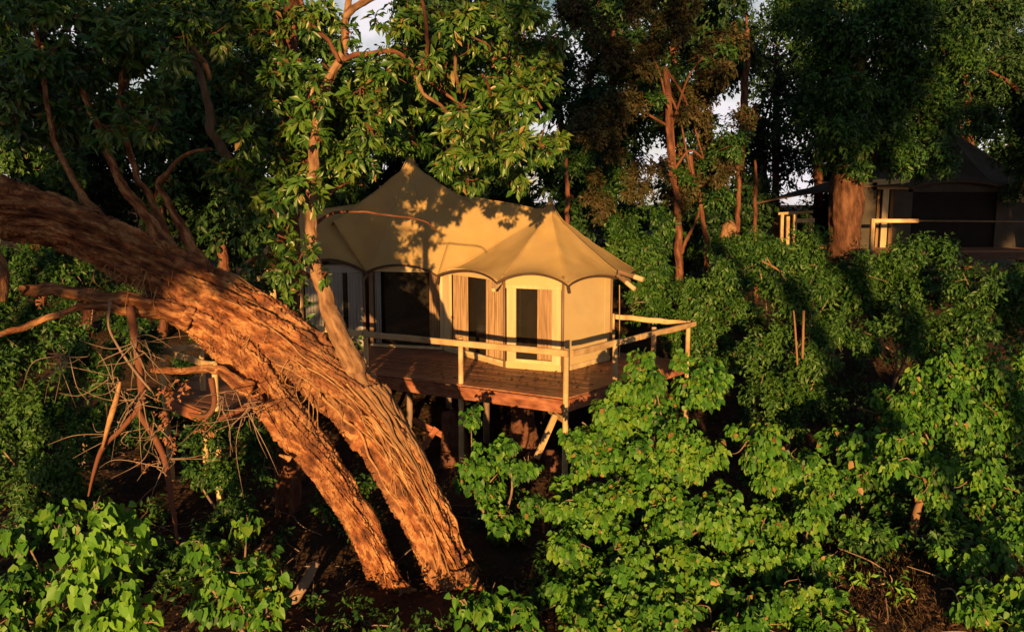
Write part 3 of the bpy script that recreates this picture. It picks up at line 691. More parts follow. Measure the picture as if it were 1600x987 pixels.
def giant():
    pth = [(728, 975, 40, 12.2), (708, 905, 35, 12.2), (682, 840, 37, 12.1), (652, 775, 40, 12.1), (615, 705, 43, 12.05), (563, 633, 45, 12.0), (490, 570, 44, 11.9), (410, 512, 43, 11.8), (310, 452, 42, 11.6), (200, 392, 39, 11.35), (100, 346, 38, 11.1), (40, 330, 43, 11.0), (0, 322, 48, 10.9), (-110, 300, 50, 10.6), (-260, 250, 48, 10.2)]
    pts = [P(a, b, y) for a, b, r, y in pth]; rad = [.8 * r * y / F for a, b, r, y in pth]
    base = pts[1]
    root = thing('leaning_tree', 'massive leaning tree with fissured orange bark crossing in front of the tent', 'tree', (base[0], base[1], 0))
    V, Q, info = bark_tube(pts, rad, 780, 215, .33, 3, flare=lambda q_, a_: 1 + 1.1 * np.exp(-(q_ / .75) ** 2) * (.55 + .45 * np.cos(5 * a_ + 1)) )
    mesh_np('trunk', V.reshape(-1, 3), Q, M['bark'], root, smooth=True)
    p2 = [(640, 985, 30, 11.95), (612, 930, 25, 11.9), (577, 845, 23, 11.85), (537, 780, 25, 11.8), (500, 725, 28, 11.75), (455, 665, 31, 11.7), (415, 605, 33, 11.65), (375, 548, 34, 11.6), (325, 505, 33, 11.5), (265, 468, 28, 11.45)]
    V2, Q2, info2 = bark_tube([P(a, b, y) for a, b, r, y in p2], [.8 * r * y / F for a, b, r, y in p2], 560, 140, .36, 8, flare=lambda q_, a_: 1 + 1.1 * np.exp(-(q_ / .7) ** 2) * (.55 + .45 * np.cos(4 * a_)) )
    mesh_np('trunk', V2.reshape(-1, 3), Q2, M['bark'], root, smooth=True)
    def limb(px, Y0, Y1, nm='limb', m='bark', n=60, k=20, amp=.12):
        ys = np.linspace(Y0, Y1, len(px)); V, Q, _ = bark_tube([P(a, b, y) for (a, b, r), y in zip(px, ys)], [.78 * r * y / F for (a, b, r), y in zip(px, ys)], n, k, amp * 1.3, random.random() * 50, .9)
        mesh_np(nm, V.reshape(-1, 3), Q, M[m], root, smooth=True)
    limb([(300, 500, 24), (250, 480, 15), (190, 466, 13), (110, 456, 12), (45, 452, 10), (35, 452, 4)], 11.3, 10.6, n=120, k=36)
    limb([(0, 475, 5), (2, 450, 9), (0, 420, 11), (-20, 380, 12)], 10.4, 10.6)
    limb([(260, 492, 12), (200, 484, 9), (150, 478, 7), (90, 490, 6.5), (30, 515, 6), (-20, 534, 5)], 11.2, 10.2, n=120, k=24)
    limb([(400, 605, 16), (350, 583, 9), (300, 577, 7), (238, 576, 5.5), (234, 577, 2)], 11.3, 11.0, n=100, k=24)
    limb([(260, 395, 24), (230, 340, 11.6), (190, 280, 8.2), (165, 225, 6.1), (130, 150, 4.8), (110, 60, 3.4)], 11.4, 11.8, n=120, k=30)
    limb([(300, 420, 20), (262, 370, 8.8), (232, 300, 6.1), (200, 240, 4.8), (190, 150, 4.1), (215, 60, 2.7)], 11.6, 12.2, n=100, k=26)
    limb([(330, 440, 18), (300, 390, 10), (262, 310, 6), (250, 280, 5), (290, 245, 3.5), (330, 235, 2.5)], 11.6, 12, n=100, k=20)
    limb([(180, 370, 16), (120, 290, 6.1), (80, 200, 4.8), (60, 90, 4.1), (50, -30, 3.4)], 11.2, 11.8, n=100, k=24)
    limb([(455, 715, 7), (445, 712, 4), (436, 710, 2)], 11.3, 11.2, m='root', n=20, k=12)
    limb([(600, 860, 16), (570, 800, 14), (535, 760, 12), (500, 730, 10)], 11.9, 11.8, n=60, k=24)
    for px in ([(700, 890, 22), (690, 925, 16), (672, 950, 9), (650, 968, 4)], [(715, 890, 24), (722, 930, 18), (728, 955, 10), (735, 985, 5)], [(728, 890, 22), (748, 925, 15), (765, 945, 8), (790, 960, 4)], [(606, 915, 18), (598, 945, 13), (585, 962, 8), (560, 972, 4)], [(620, 920, 18), (628, 950, 13), (640, 968, 8), (655, 985, 4)]):
        limb(px, 12.0, 11.5, 'root', n=50, k=22, amp=.2)
    # hanging dead branches
    def dead(px, Y0, Y1, nm='dead_branch', m='bark_red'):
        ys = np.linspace(Y0, Y1, len(px)); mb = MB(); mb.tube([P(a, b, y) for (a, b, r), y in zip(px, ys)], [r * y / F for (a, b, r), y in zip(px, ys)], 9, .18); mb.build(nm, M[m], root, smooth=True)
    dead([(202, 478, 6), (212, 530, 7), (218, 575, 6), (222, 620, 6), (215, 640, 5), (240, 680, 5.5), (258, 720, 5), (268, 780, 4), (278, 850, 2)], 10.9, 10.8)
    dead([(222, 632, 5), (190, 670, 4), (160, 700, 4), (145, 745, 2.5), (138, 775, 1.5)], 10.85, 10.6)
    dead([(188, 596, 2), (180, 630, 4.5), (170, 662, 4), (160, 700, 2)], 10.7, 10.65, m='root')
    dead([(172, 470, 2.5), (170, 510, 2), (190, 550, 2), (215, 585, 2), (236, 610, 1.3)], 10.8, 10.8, m='bark_grey')
    dead([(330, 590, 5), (335, 630, 4), (322, 650, 4), (295, 646, 2)], 11.2, 11.1)
    dead([(410, 620, 7), (375, 640, 5), (340, 655, 4)], 11.2, 11.0)
    mb = MB()
    for _ in range(120):
        x, y = random.choice([(220, 620), (240, 680), (190, 670), (215, 540), (180, 600), (255, 720), (340, 620), (100, 560), (390, 640)])
        a = P(x + random.uniform(-12, 12), y + random.uniform(-12, 12), 10.8); e = a + RNG.normal(0, .33, 3) + [0, 0, -.15]
        mb.tube([a, (a + e) / 2 + RNG.normal(0, .07, 3), e], [.008, .005, .002], 4)
    mb.build('dead_twigs', M['bark_grey'], root, kind='stuff')
    # aerial roots creeping over the trunk
    def creep(info, s0, s1, th0, dth, r, n=40):
        C, d, U, Wv = info; nn, mm = d.shape; pp = []; s0 *= nn / 860; s1 *= nn / 860
        th = th0
        for i, s in enumerate(np.linspace(s0, s1, n)):
            k = int(np.clip(s, 0, nn - 1)); th += dth + random.gauss(0, .03)
            j = int(th / (2 * math.pi) * mm) % mm; rr = max(d[k, (j + q) % mm] for q in (-3, 0, 3)) + r * .4
            pp.append(C[k] + rr * (math.cos(th) * U[k] + math.sin(th) * Wv[k]))
        pp = np.array(pp); 
        for _ in range(2): pp[1:-1] = (pp[:-2] + 2 * pp[1:-1] + pp[2:]) / 4
        return pp
    # angle facing the camera / upper side at mid trunk
    C, d, U, Wv = info; k = 272; toc = nrm(np.array([0, 0, CAMZ]) - C[k]); tc = math.atan2(toc @ Wv[k], toc @ U[k]); up = math.atan2(Wv[k][2], U[k][2])
    sgn = 1 if ((up - tc + math.pi) % (2 * math.pi) - math.pi) > 0 else -1
    fine = MB()
    for i in range(34):
        s0 = random.choice([random.uniform(140, 380), random.uniform(230, 350), random.uniform(280, 500)]); ln = random.uniform(60, 190)
        th0 = tc + sgn * random.uniform(-.7, 1.5); r = random.choice([.008, .01, .014, .02])
        pp = creep(info, s0, s0 - ln, th0, random.uniform(-.012, .012), r)
        if i < 14:
            mb = MB(); mb.tube(pp[::2], np.linspace(r * 1.3, r * .6, len(pp[::2])), 6, .1); mb.build('creeping_root', M['root'], root, smooth=True)
        else: fine.tube(pp[::3], np.linspace(r * .8, r * .3, len(pp[::3])), 5)
    for i in range(10):
        pp = creep(info, 322 - i * 2, 322 - random.uniform(90, 190), tc + sgn * (.35 + .13 * i), random.uniform(-.004, .004), .02)
        mb = MB(); q_ = pp[::2]; mb.tube(q_, np.linspace(random.uniform(.03, .05), .01, len(q_)), 7, .15); mb.build('creeping_root', M['bark_pale'], root, smooth=True)
    # loose hanging fibres under the trunk
    for _ in range(120):
        kk = random.randint(308, 517); th = tc - sgn * random.uniform(.1, 1.6); j = int(th / (2 * math.pi) * d.shape[1]) % d.shape[1]
        a = C[kk] + d[kk, j] * (math.cos(th) * U[kk] + math.sin(th) * Wv[kk]); e = a + RNG.normal(0, .12, 3) + [0, -.04, -random.uniform(.1, .45)]
        fine.tube([a, (a + e) / 2 + RNG.normal(0, .05, 3), e], [.008, .006, .003], 4)
    fine.build('fine_roots', M['root'], root, kind='stuff')
    # upper-left crown
    veg('', '', '', [(30, 40, 50), (95, 25, 45), (60, 110, 45), (135, 90, 42), (175, 40, 50), (235, 25, 45), (210, 100, 45), (255, 150, 42), (180, 155, 40), (290, 30, 45), (20, 175, 40), (120, 170, 40), (100, 200, 30), (160, 200, 26), (210, 180, 26), (70, 210, 26), (320, 60, 30),
        (240, 200, 25), (-40, 90, 60), (80, 160, 32), (150, 10, 40), (200, 60, 36), (30, 110, 36), (270, 90, 30)], 11.6, 'rosette', L['canopy'], .155, 2.2, .34, nparts=240, jit=.9, stems=0, root=root, crown='crown', stem_mat='bark_red')
    veg('', '', '', [(40, 245, 45, 14.5), (100, 225, 40, 14.5), (20, 215, 40, 14.5), (90, 265, 30, 14.5)], 14.5, 'twig', L['small'], .1, 3, .4, stems=0, root=root, crown='crown')
    # rosy dead leaves on the hanging branch
    veg('', '', '', [(262, 612, 10), (285, 605, 8), (255, 650, 9), (270, 690, 9), (226, 730, 6), (320, 670, 6)], 10.8, 'twig', L['dry'], .07, 1.6, .5, jit=.1, stems=0, root=root, crown='dead_leaves', twigs=False)
giant()

# ------------------------------------------------------------------ slender trees by the giant
def poly_tube(root, nm, px, Y0, Y1, m, k=14, amp=.1, n=70):
    ys = np.linspace(Y0, Y1, len(px)) if np.ndim(Y0) == 0 else Y0
    V, Q, _ = bark_tube([P(a, b, y) for (a, b, r), y in zip(px, ys)], [r * y / F for (a, b, r), y in zip(px, ys)], n, k, amp, random.random() * 50, .9)
    return mesh_np(nm, V.reshape(-1, 3), Q, M[m], root, smooth=True)
def slender():
    b = P(575, 640, 11.9)
    r = thing('slender_tree', 'slender pale tree rooted on the leaning trunk, its leafy branches overhanging the tent roof', 'tree', b)
    poly_tube(r, 'trunk', [(588, 652, 9), (570, 618, 17), (553, 585, 19), (535, 545, 15), (515, 490, 12), (498, 440, 9), (488, 380, 8), (487, 310, 8), (492, 240, 7.5), (505, 160, 7), (530, 90, 5.5), (542, 30, 5), (545, -60, 4)], np.r_[11.95, 11.85, 11.78, np.linspace(11.75, 12.8, 10)], 12.8, 'bark_pale', 30, .14, 260)
    for px in ([(538, 92, 6), (570, 86, 5.5), (625, 84, 5), (660, 120, 3.5), (700, 150, 3), (760, 190, 2)], [(541, 30, 7), (600, -20, 6), (680, -60, 4)],
               [(652, 112, 4), (668, 80, 4), (666, 30, 3.5), (655, -20, 2)], [(640, 90, 4), (660, 140, 4), (690, 165, 3.5), (710, 195, 3), (735, 225, 2)], [(530, 95, 4), (505, 60, 4.5), (480, 20, 4), (460, -30, 3)],
               [(487, 330, 4), (520, 300, 3), (545, 285, 2.4), (575, 292, 1.5)], [(491, 350, 4), (530, 330, 2.6), (600, 336, 2.2), (660, 345, 2), (683, 365, 1.5)],
               [(709, 70, 3), (712, 110, 3.5), (720, 145, 3)], [(754, 115, 2.5), (766, 145, 2.5), (764, 170, 1.5)], [(498, 440, 5), (470, 420, 3), (440, 370, 2)]):
        px = [(a_, b_, c_ * .72) for a_, b_, c_ in px]
        poly_tube(r, 'branch', px, 12.4, 13.2, 'bark_red' if random.random() < .6 else 'bark_pale', 10, .1, 50)
    veg('', '', '', [(600, 130, 38), (632, 172, 38), (585, 170, 28), (680, 40, 45), (735, 55, 50), (792, 40, 50), (752, 120, 50), (700, 110, 40), (812, 100, 45), (772, 180, 50), (832, 170, 42), (720, 190, 42), (842, 230, 36), (792, 245, 42), (742, 235, 38), (690, 235, 28), (806, 285, 26),
        (862, 215, 22), (650, 210, 28), (850, 130, 32), (640, 30, 35), (830, 20, 40), (760, 85, 40), (700, 165, 36), (800, 145, 36), (660, 70, 26), (735, 285, 20), (612, 215, 20), (860, 60, 30), (645, 70, 22), (715, 165, 30, 12.3), (690, 130, 24, 12.3), (740, 200, 28, 12.6), (670, 100, 18, 12.2), (620, 95, 13, 12.2), (690, 95, 28), (575, 108, 14), (560, 140, 18), (670, 140, 26), (585, 30, 12)], 13.4, 'rosette', L['canopy'], .155, 2.1, .34, nparts=290, jit=1.1, stems=0, root=r, crown='crown', tintmu=.52, stem_mat='bark_red')
    veg('', '', '', [(478, 395, 24), (452, 432, 24), (462, 468, 20), (440, 372, 20), (500, 420, 14), (550, 538, 15), (470, 500, 14), (412, 425, 20, 12.6), (395, 412, 18, 12.8), (425, 400, 18, 12.6), (405, 445, 14, 12.4), (432, 425, 16, 12.3)], 11.9, 'rosette', L['canopy'], .12, 2, .36, jit=.2, stems=0, root=r, crown='foliage', stem_mat='bark_red')
    # reddish upright tree behind
    b = P(450, 700, 14.6); r = thing('red_trunk_tree', 'upright tree with flaking reddish trunk rising behind the leaning giant', 'tree', (b[0], b[1], float(gz(b[0], b[1]))))
    g = [(452, 900, 18), (450, 600, 17), (452, 380, 15), (447, 250, 14), (458, 150, 13), (452, 60, 12), (470, -60, 10)]
    poly_tube(r, 'trunk', g, 14.6, 14.2, 'bark_red', 26, .12, 200)
    poly_tube(r, 'branch', [(446, 350, 9), (415, 318, 8), (370, 270, 8), (335, 205, 7), (320, 140, 5), (296, 72, 4)], 14.4, 13.0, 'bark_grey', 12, .1, 80)
    poly_tube(r, 'branch', [(330, 130, 3), (325, 105, 4), (302, 72, 3.5)], 12.6, 12.4, 'bark_pale', 8, .1, 20)
    poly_tube(r, 'branch', [(455, 150, 7), (440, 90, 6), (420, 20, 5), (410, -40, 4)], 14.2, 13.5, 'bark_red', 10, .1, 40)
    veg('', '', '', [(345, 20, 42), (400, 45, 42), (442, 15, 40), (430, 95, 38), (392, 100, 30), (340, 255, 36), (388, 300, 32), (402, 190, 32), (432, 160, 32), (482, 120, 38), (502, 190, 38), (545, 225, 40), (510, 250, 32), (470, 205, 28), (440, 220, 26), (370, 348, 20), (568, 262, 20), (480, 60, 30), (356, 300, 24), (330, 100, 28), (370, 130, 26), (460, 90, 26), (515, 145, 24), (470, 160, 26), (350, 200, 18), (410, 240, 20), (500, 20, 24), (300, 60, 30), (540, 180, 22), (490, 160, 20, 12.2), (498, 220, 18, 12), (520, 110, 18, 12.4), (485, 285, 16, 12), (540, 60, 16, 12.6), (330, 445, 32, 14), (380, 470, 34, 14), (420, 520, 32, 13.9), (440, 572, 32, 13.9), (385, 545, 28, 13.8), (428, 455, 24, 14), (350, 505, 28, 13.8), (300, 420, 28, 14), (405, 500, 30, 14.2)] + [(x_ + random.uniform(-12, 12), y_ + random.uniform(-12, 12), random.uniform(24, 34), random.uniform(11.9, 13.6)) for x_, y_ in ((540, 262), (566, 236), (572, 200), (505, 272), (475, 252), (522, 292), (440, 290), (420, 255), (380, 225), (410, 150), (450, 185), (520, 165), (555, 170), (590, 215), (500, 120), (365, 270), (455, 130), (480, 310), (430, 320), (545, 130), (600, 180), (535, 215))],  # deep low clumps hidden behind the trunk, added to shade the tent's left wall
        13.4, 'rosette', L['canopy'], .155, 2.1, .34, nparts=260, jit=.8, stems=0, root=r, crown='crown', stem_mat='bark_red')
slender()

# ------------------------------------------------------------------ trees behind
def tree(nm, label, px, Y, tr, m, ln, layers, asp, style='twig', bark='bark_red', jit=1.2, tintmu=.45, shape='blade', limbs=5, extra=(), group=None, nparts=0):
    """tr: trunk pixel list (px,py,r)"""
    a, b_, rr = tr[0]
    q = P(a, b_, Y); r = thing(nm, label, 'tree', (q[0], Y, float(gz(q[0], Y))), group)
    pts = [np.array([q[0], Y, float(gz(q[0], Y)) - .3])] + [P(x, y, Y) for x, y, _ in tr]; rad = [rr * 1.25 * Y / F] + [t[2] * Y / F for t in tr]
    V, Q, _ = bark_tube(pts, rad, 120, 36, .12, random.random() * 50, .5); mesh_np('trunk', V.reshape(-1, 3), Q, M[bark], r, smooth=True)
    for e in extra: poly_tube(r, 'branch', e, Y, Y, bark, 10, .1, 40)
    top = pts[-1]; mid = pts[len(pts) // 2]
    for i in range(limbs):
        t = px[int(RNG.integers(len(px)))]; e = P(t[0], t[1], Y); s = mid + (top - mid) * random.random()
        mb = MB(); mb.tube([s, (s + e) / 2 + [0, 0, .4], e], [rad[-1] * .6, rad[-1] * .4, .02], 7, .1); mb.build('branch', M[bark], r, smooth=True)
    veg('', '', '', px, Y, style, m, ln, layers, asp, jit=jit, stems=0, root=r, crown='crown', tintmu=tintmu, shape=shape, stem_mat=bark, nparts=nparts)
    return r
bt = []
for (x, y, q) in [(960, 50, 60), (1040, 40, 60), (1110, 60, 52), (930, 130, 50), (1000, 130, 60), (1080, 140, 58), (1140, 165, 42), (945, 220, 52), (1010, 220, 58), (1080, 230, 52), (1130, 240, 36), (925, 285, 36), (990, 310, 46), (1060, 300, 42), (1110, 290, 32), (1050, -10, 60), (970, 0, 45)]:
    for _ in range(3): bt.append((x + random.gauss(0, 26), y + random.gauss(0, 26), q * random.uniform(.32, .62)))
btree = tree('brown_tree', 'brownish olive tree with drying foliage right of the tent roof', bt,
     24, [(1060, 420, 5), (1058, 330, 5), (1050, 250, 5), (1040, 100, 4)], L['brown'], .12, 3.0, .42, tintmu=.45, jit=1.6, limbs=8, shape='diamond', extra=([(1104, 430, 4), (1102, 370, 4), (1092, 310, 3), (1075, 240, 3)], [(1062, 400, 3), (1085, 350, 2), (1102, 300, 2)]))
veg('', '', '', [(b_[0] + random.gauss(0, 20), b_[1] + random.gauss(0, 20), b_[2] * .9) for b_ in bt[::2]] + [(900, 250, 40), (1120, 330, 36), (960, 340, 40), (1030, 350, 36), (1150, 220, 30)], 24.8, 'twig', L['small'], .13, 1.8, .42, jit=1.4, stems=0, root=btree, crown='crown', tintmu=.35, shape='diamond', stem_mat='bark_red')
tree('green_tree', 'large dark green tree with thick brown trunk beside the far tent', [(1230, 20, 50), (1300, 25, 65), (1380, 35, 68), (1450, 45, 58), (1290, 105, 56), (1360, 115, 62), (1430, 120, 58), (1480, 95, 48), (1310, 185, 52), (1380, 185, 58), (1440, 190, 48), (1290, 235, 22), (1405, 240, 36), (1450, 250, 32), (1350, 230, 42), (1460, 150, 40), (1440, 275, 18), (1310, 205, 36, 24.6), (1338, 228, 32, 24.6), (1322, 165, 36, 24.8), (1300, 240, 20, 24.6), (1345, 252, 20, 24.6), (1330, 120, 36, 25), (1320, 60, 40, 25)],
     26, [(1320, 400, 23), (1322, 330, 22), (1326, 270, 21), (1330, 180, 18), (1340, 60, 14)], L['small'], .15, 2.4, .4, tintmu=.38, shape='diamond', bark='bark_brown', extra=([(1335, 290, 14), (1360, 240, 10), (1375, 180, 8)],))
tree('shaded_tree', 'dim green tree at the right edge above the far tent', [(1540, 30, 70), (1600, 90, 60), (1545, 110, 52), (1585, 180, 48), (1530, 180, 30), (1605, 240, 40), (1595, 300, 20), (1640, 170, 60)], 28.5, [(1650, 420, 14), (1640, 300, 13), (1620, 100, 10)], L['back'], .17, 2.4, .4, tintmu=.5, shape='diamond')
k = 0
for (x, ys, Y, dens) in [(-20, (70, 140, 200), 25, 2.4), (60, (150, 220, 280), 25, 2.4), (-60, (-40, 60, 160, 260, 360), 27, 2.2), (70, (-20, 90, 190, 300, 380), 30, 2.2), (190, (-40, 60, 170, 280, 360), 33, 2.0), (300, (-30, 70, 180, 290, 370), 28, 2.0), (400, (0, 100, 200, 300, 380), 33, 2.0), (480, (60, 170, 270, 350), 36, 1.8), (560, (165, 240, 310), 32, 3.0), (600, (150, 200), 34, 2.2), (250, (150, 230, 300), 26, 2.4), (350, (130, 210, 290, 340), 27, 2.4), (130, (200, 280), 26, 2.2), (670, (110, 180), 31, 2.4), (640, (150, 220, 300), 36, 2.2), (700, (-30, 60, 150, 230, 300), 30, 2.0),
                     (780, (-20, 80, 180, 270, 330), 33, 2.0), (880, (120, 200, 280, 350), 30, 2.2), (960, (-20, 80, 180, 280, 370), 36, 2.0), (1060, (-20, 80, 180, 280, 370), 38, 2.0), (1160, (-20, 60, 300, 370), 33, 1.9), (1215, (40, 110, 180, 250, 330), 40, 1.1), (1190, (120, 220, 300), 44, 1.0), (1290, (-30, 80, 180, 280, 350), 36, 1.8), (1400, (-20, 90, 190, 280), 40, 2.0), (1510, (-20, 90, 190, 280), 36, 2.0), (1610, (-20, 90, 190, 290, 360), 38, 2.0)]:
    cells = [(x + random.uniform(-22, 22), y, random.uniform(50, 64)) for y in ys] + [(x + random.choice((-45, 45)), y + 45, random.uniform(34, 44)) for y in ys[:-1]]
    if dens < 1.2: cells = [(c[0], c[1], c[2] * .8) for c in cells]
    LBL = 'dark backdrop tree standing in the unlit wood behind the tents'
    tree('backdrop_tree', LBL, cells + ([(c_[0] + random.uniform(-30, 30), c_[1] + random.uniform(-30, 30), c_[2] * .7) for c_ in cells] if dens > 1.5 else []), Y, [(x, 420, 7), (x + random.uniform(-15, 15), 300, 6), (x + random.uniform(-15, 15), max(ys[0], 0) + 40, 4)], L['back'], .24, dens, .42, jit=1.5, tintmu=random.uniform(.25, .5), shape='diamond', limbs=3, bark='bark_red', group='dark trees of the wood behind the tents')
for px, Y in ((886, 23.5), (1150, 25), (1180, 26), (1135, 24.5)):
    q = P(px, 350, Y); r = thing('thin_tree', {886: 'thin reddish trunk right behind the small roof peak', 1150: 'thin leaning trunk left of the far railing posts', 1180: 'thin reddish bare trunk just left of the far railing posts', 1135: 'short pale leaning stump above the bushes right of the brown tree'}[px], 'tree', (q[0], Y, float(gz(q[0], Y))))
    lean = {886: 0, 1150: 10, 1180: 0, 1135: 14}[px]; top = {886: 235, 1150: 250, 1180: 250, 1135: 355}[px]; rr = {886: 3.6, 1150: 3.5, 1180: 3, 1135: 8}[px]
    poly_tube(r, 'trunk', [(px - lean, 470, rr * 1.2), (px, 360, rr), (px + lean * .5, (360 + top) / 2, rr * .9), (px + lean * .3, top, rr * .6)], Y, Y, 'bark_red' if px != 1135 else 'bark_pale', 14, .1, 60)

# ------------------------------------------------------------------ unseen trees added behind the camera to cast shade into the view
def outside(label, tgt, Yback, R, layers, n=5, side=3.0):
    d = (Yback - tgt[1]) / SUND[1]; c = tgt + SUND * d
    r = thing('unseen_shade_tree', label, 'tree', (c[0] + side, c[1] - .5, float(gz(c[0], c[1]))))
    mb = MB(); mb.tube([(c[0] + side, c[1] - .5, -2.9), (c[0] + side * .6, c[1] - .2, c[2] * .5), c], [.35, .28, .1], 10, .1); mb.build('trunk', M['bark_grey'], r, smooth=True)
    bl = [(c + rdir(1)[0] * R * random.uniform(.15, 1) * [.8, .5, .8], R * random.uniform(.3, .5)) for _ in range(n)]
    A = leaves_for(bl, 'twig', .42, layers / DENS, .42, .4); V, Fc = leaf_geo(*A[:5], 'diamond')
    mesh_np('crown', V, Fc, L['back'], r, tint=rep(A[5], 4), kind='stuff')
outside('unseen tree added behind the viewpoint to shade the far tent', P(1545, 275, 28), -12, 3.5, 5, 22)
outside('low unseen tree added behind the viewpoint to shade the far deck', P(1530, 350, 28), -18, 2.5, 6, 20)
outside('unseen tree added behind the viewpoint to shade the wood at upper right', P(1290, 150, 29), -16, 3.6, 1.7, 14)
outside('unseen tree behind the viewpoint shading the upper left boughs', P(190, 190, 12), -9, 2.7, 2.0, 22, -3.0)
outside('low unseen tree behind the viewpoint dappling the leaning trunk', P(245, 385, 11.4), -13, 1.5, 2.6, 12, -4.0)
outside('unseen tree added behind the viewpoint to shade the wood at upper middle', P(1010, 100, 29), -20, 3.4, .45, 10, 9.0)

for t_, sd_, wh in (((110, 250, 28), -5, 'far left of the leaning trunk'), ((330, 220, 30), -5, 'beyond the leaning trunk'), ((490, 200, 32), -6, 'behind the left bay of the tent'), ((640, 200, 33), -7, 'behind the main tent peak'), ((890, 190, 33), 9, 'behind the smaller tent peak'), ((1180, 190, 36), 5, 'right of the brown tree')):
    outside('unseen tree added behind the viewpoint to shade wood ' + wh, P(*t_), -22, 3.4, 2.2, 18, sd_)
# ------------------------------------------------------------------ shrubs
S = L['small']
veg('bush', 'leafy green bush behind the leaning trunk at the left edge', 'bush', [(30, 420, 48), (100, 412, 42), (142, 440, 32), (60, 480, 45), (20, 520, 45), (120, 510, 38), (180, 520, 36), (225, 545, 40), (-30, 450, 50)], 16, 'twig', S, .1, 2.6, .42, shape='diamond')
veg('bush', 'tall small-leaved bush left of the hanging dead branches', 'bush', [(40, 590, 58), (110, 570, 48), (60, 670, 58), (130, 650, 48), (30, 750, 58), (100, 740, 48), (170, 600, 36), (165, 700, 32), (150, 770, 30), (-20, 680, 60)], 13.2, 'twig', S, .09, 2.4, .44, tintmu=.5, nparts=120)
veg('bush', 'dim leafy bush under the leaning trunk below the left railing', 'bush', [(330, 680, 40), (390, 690, 36), (350, 745, 40), (415, 730, 28), (300, 730, 30), (290, 560, 22, 18), (360, 790, 25), (330, 820, 22)], 13.4, 'twig', S, .1, 2.0, .42, tintmu=.35)
veg('sapling', 'bright lime green large-leaved sapling at lower left', 'shrub', [(150, 795, 32, 9.3), (185, 810, 30, 9.3), (130, 840, 40), (175, 865, 42), (205, 850, 30), (120, 905, 42), (190, 935, 45), (150, 960, 45), (215, 975, 40)], 9.0, 'heart', L['bright'], .14, 1.5, .8, nparts=280, jit=.25, tintmu=.5)
veg('sapling', 'darker heart-leaved shrub in the bottom left corner', 'shrub', [(40, 850, 45, 10.2), (50, 920, 50), (85, 960, 40), (20, 985, 45), (5, 900, 45), (100, 800, 30, 10.6)], 9.6, 'heart', L['heart'], .115, 1.6, .8, nparts=160, jit=.3, tintmu=.4)
veg('sapling', 'round-leaved shrub on dark ground left of the trunk base', 'shrub', [(345, 880, 40), (400, 875, 36), (380, 930, 40), (335, 945, 36), (435, 915, 28), (312, 850, 26), (385, 820, 22), (420, 955, 30)], 10.0, 'heart', L['heart'], .115, 1.5, .8, nparts=220, jit=.3, tintmu=.55)
veg('sapling', 'leafy shrub under the deck front between two posts', 'shrub', [(745, 720, 36), (795, 700, 36), (765, 765, 40), (820, 740, 32), (795, 825, 32), (738, 645, 14, 14.5), (738, 665, 14, 14.3), (828, 790, 28), (725, 745, 24), (775, 800, 26)], 13.2, 'heart', L['heart'], .1, 1.8, .75, nparts=260, jit=.3, tintmu=.32)
veg('sapling', 'low leafy shrub at bottom centre right of trunk base', 'shrub', [(775, 925, 36), (805, 965, 42), (745, 965, 36), (725, 945, 24), (760, 990, 36), (830, 985, 30)], 10.4, 'heart', L['heart'], .12, 1.6, .75, nparts=180, jit=.3, tintmu=.42)
veg('large_shrub', 'large sunlit heart-leaved shrub right of the deck corner', 'shrub', [(1000, 572, 26, 13.4), (985, 610, 34, 13.2), (1030, 600, 30, 13.2), (1012, 630, 48, 13), (945, 660, 44, 13), (1075, 625, 52, 12.8), (910, 690, 34, 12.8), (925, 720, 46, 12.4), (1000, 705, 64, 12.4), (1085, 705, 62, 12.2), (1150, 690, 48, 12.4), (905, 795, 40, 12), (960, 790, 62, 11.8), (1040, 790, 64, 11.7), (1120, 790, 66, 11.7),
     (915, 880, 46, 11.2), (1000, 890, 66, 11.1), (1090, 890, 68, 11), (1170, 860, 60, 11.2), (950, 970, 52, 10.6), (1050, 980, 66, 10.5), (1150, 970, 66, 10.5), (890, 760, 24, 12.4), (1120, 600, 30, 13), (905, 935, 44, 10.9), (925, 985, 46, 10.4), (970, 935, 50, 10.8), (1010, 970, 50, 10.5), (890, 850, 34, 11.4)], 12, 'heart', L['heart'], .088, 3.0, .8, nparts=300, jit=.25, tintmu=.5, stems=6)
veg('large_shrub', 'sunlit heart-leaved shrub at lower right beside the largest one', 'shrub', [(1200, 740, 50, 12.4), (1260, 735, 48, 12.6), (1310, 770, 42, 12.5), (1200, 810, 50, 11.8), (1270, 810, 52, 11.8), (1330, 830, 36, 12), (1220, 880, 56, 11.3), (1290, 880, 40, 11.5), (1230, 950, 54, 10.8), (1290, 945, 34, 11), (1190, 985, 50, 10.5), (1280, 990, 40, 10.6)], 12, 'heart', L['heart'], .088, 3.0, .8, nparts=300, jit=.25, tintmu=.52, stems=4)
veg('bush', 'tall bush beside the right end of the deck railing', 'bush', [(1000, 395, 36), (1040, 450, 46), (1005, 470, 34), (1090, 470, 42), (1130, 430, 36), (1060, 520, 42), (1110, 530, 42), (960, 380, 26, 23), (1020, 420, 30), (1150, 480, 30), (1130, 560, 34)], 21, 'twig', S, .115, 2.4, .44, tintmu=.6, shape='diamond')
veg('bush', 'drooping fine-leaved bush in the middle right with a pale dead stalk', 'bush', [(1220, 470, 42), (1268, 455, 40), (1210, 540, 50), (1262, 560, 50), (1290, 510, 36), (1200, 610, 36), (1258, 625, 42), (1180, 560, 28), (1235, 660, 30), (1285, 590, 30)], 17.5, 'twig', S, .11, 2.6, .42, tintmu=.62, nparts=100, shape='diamond')
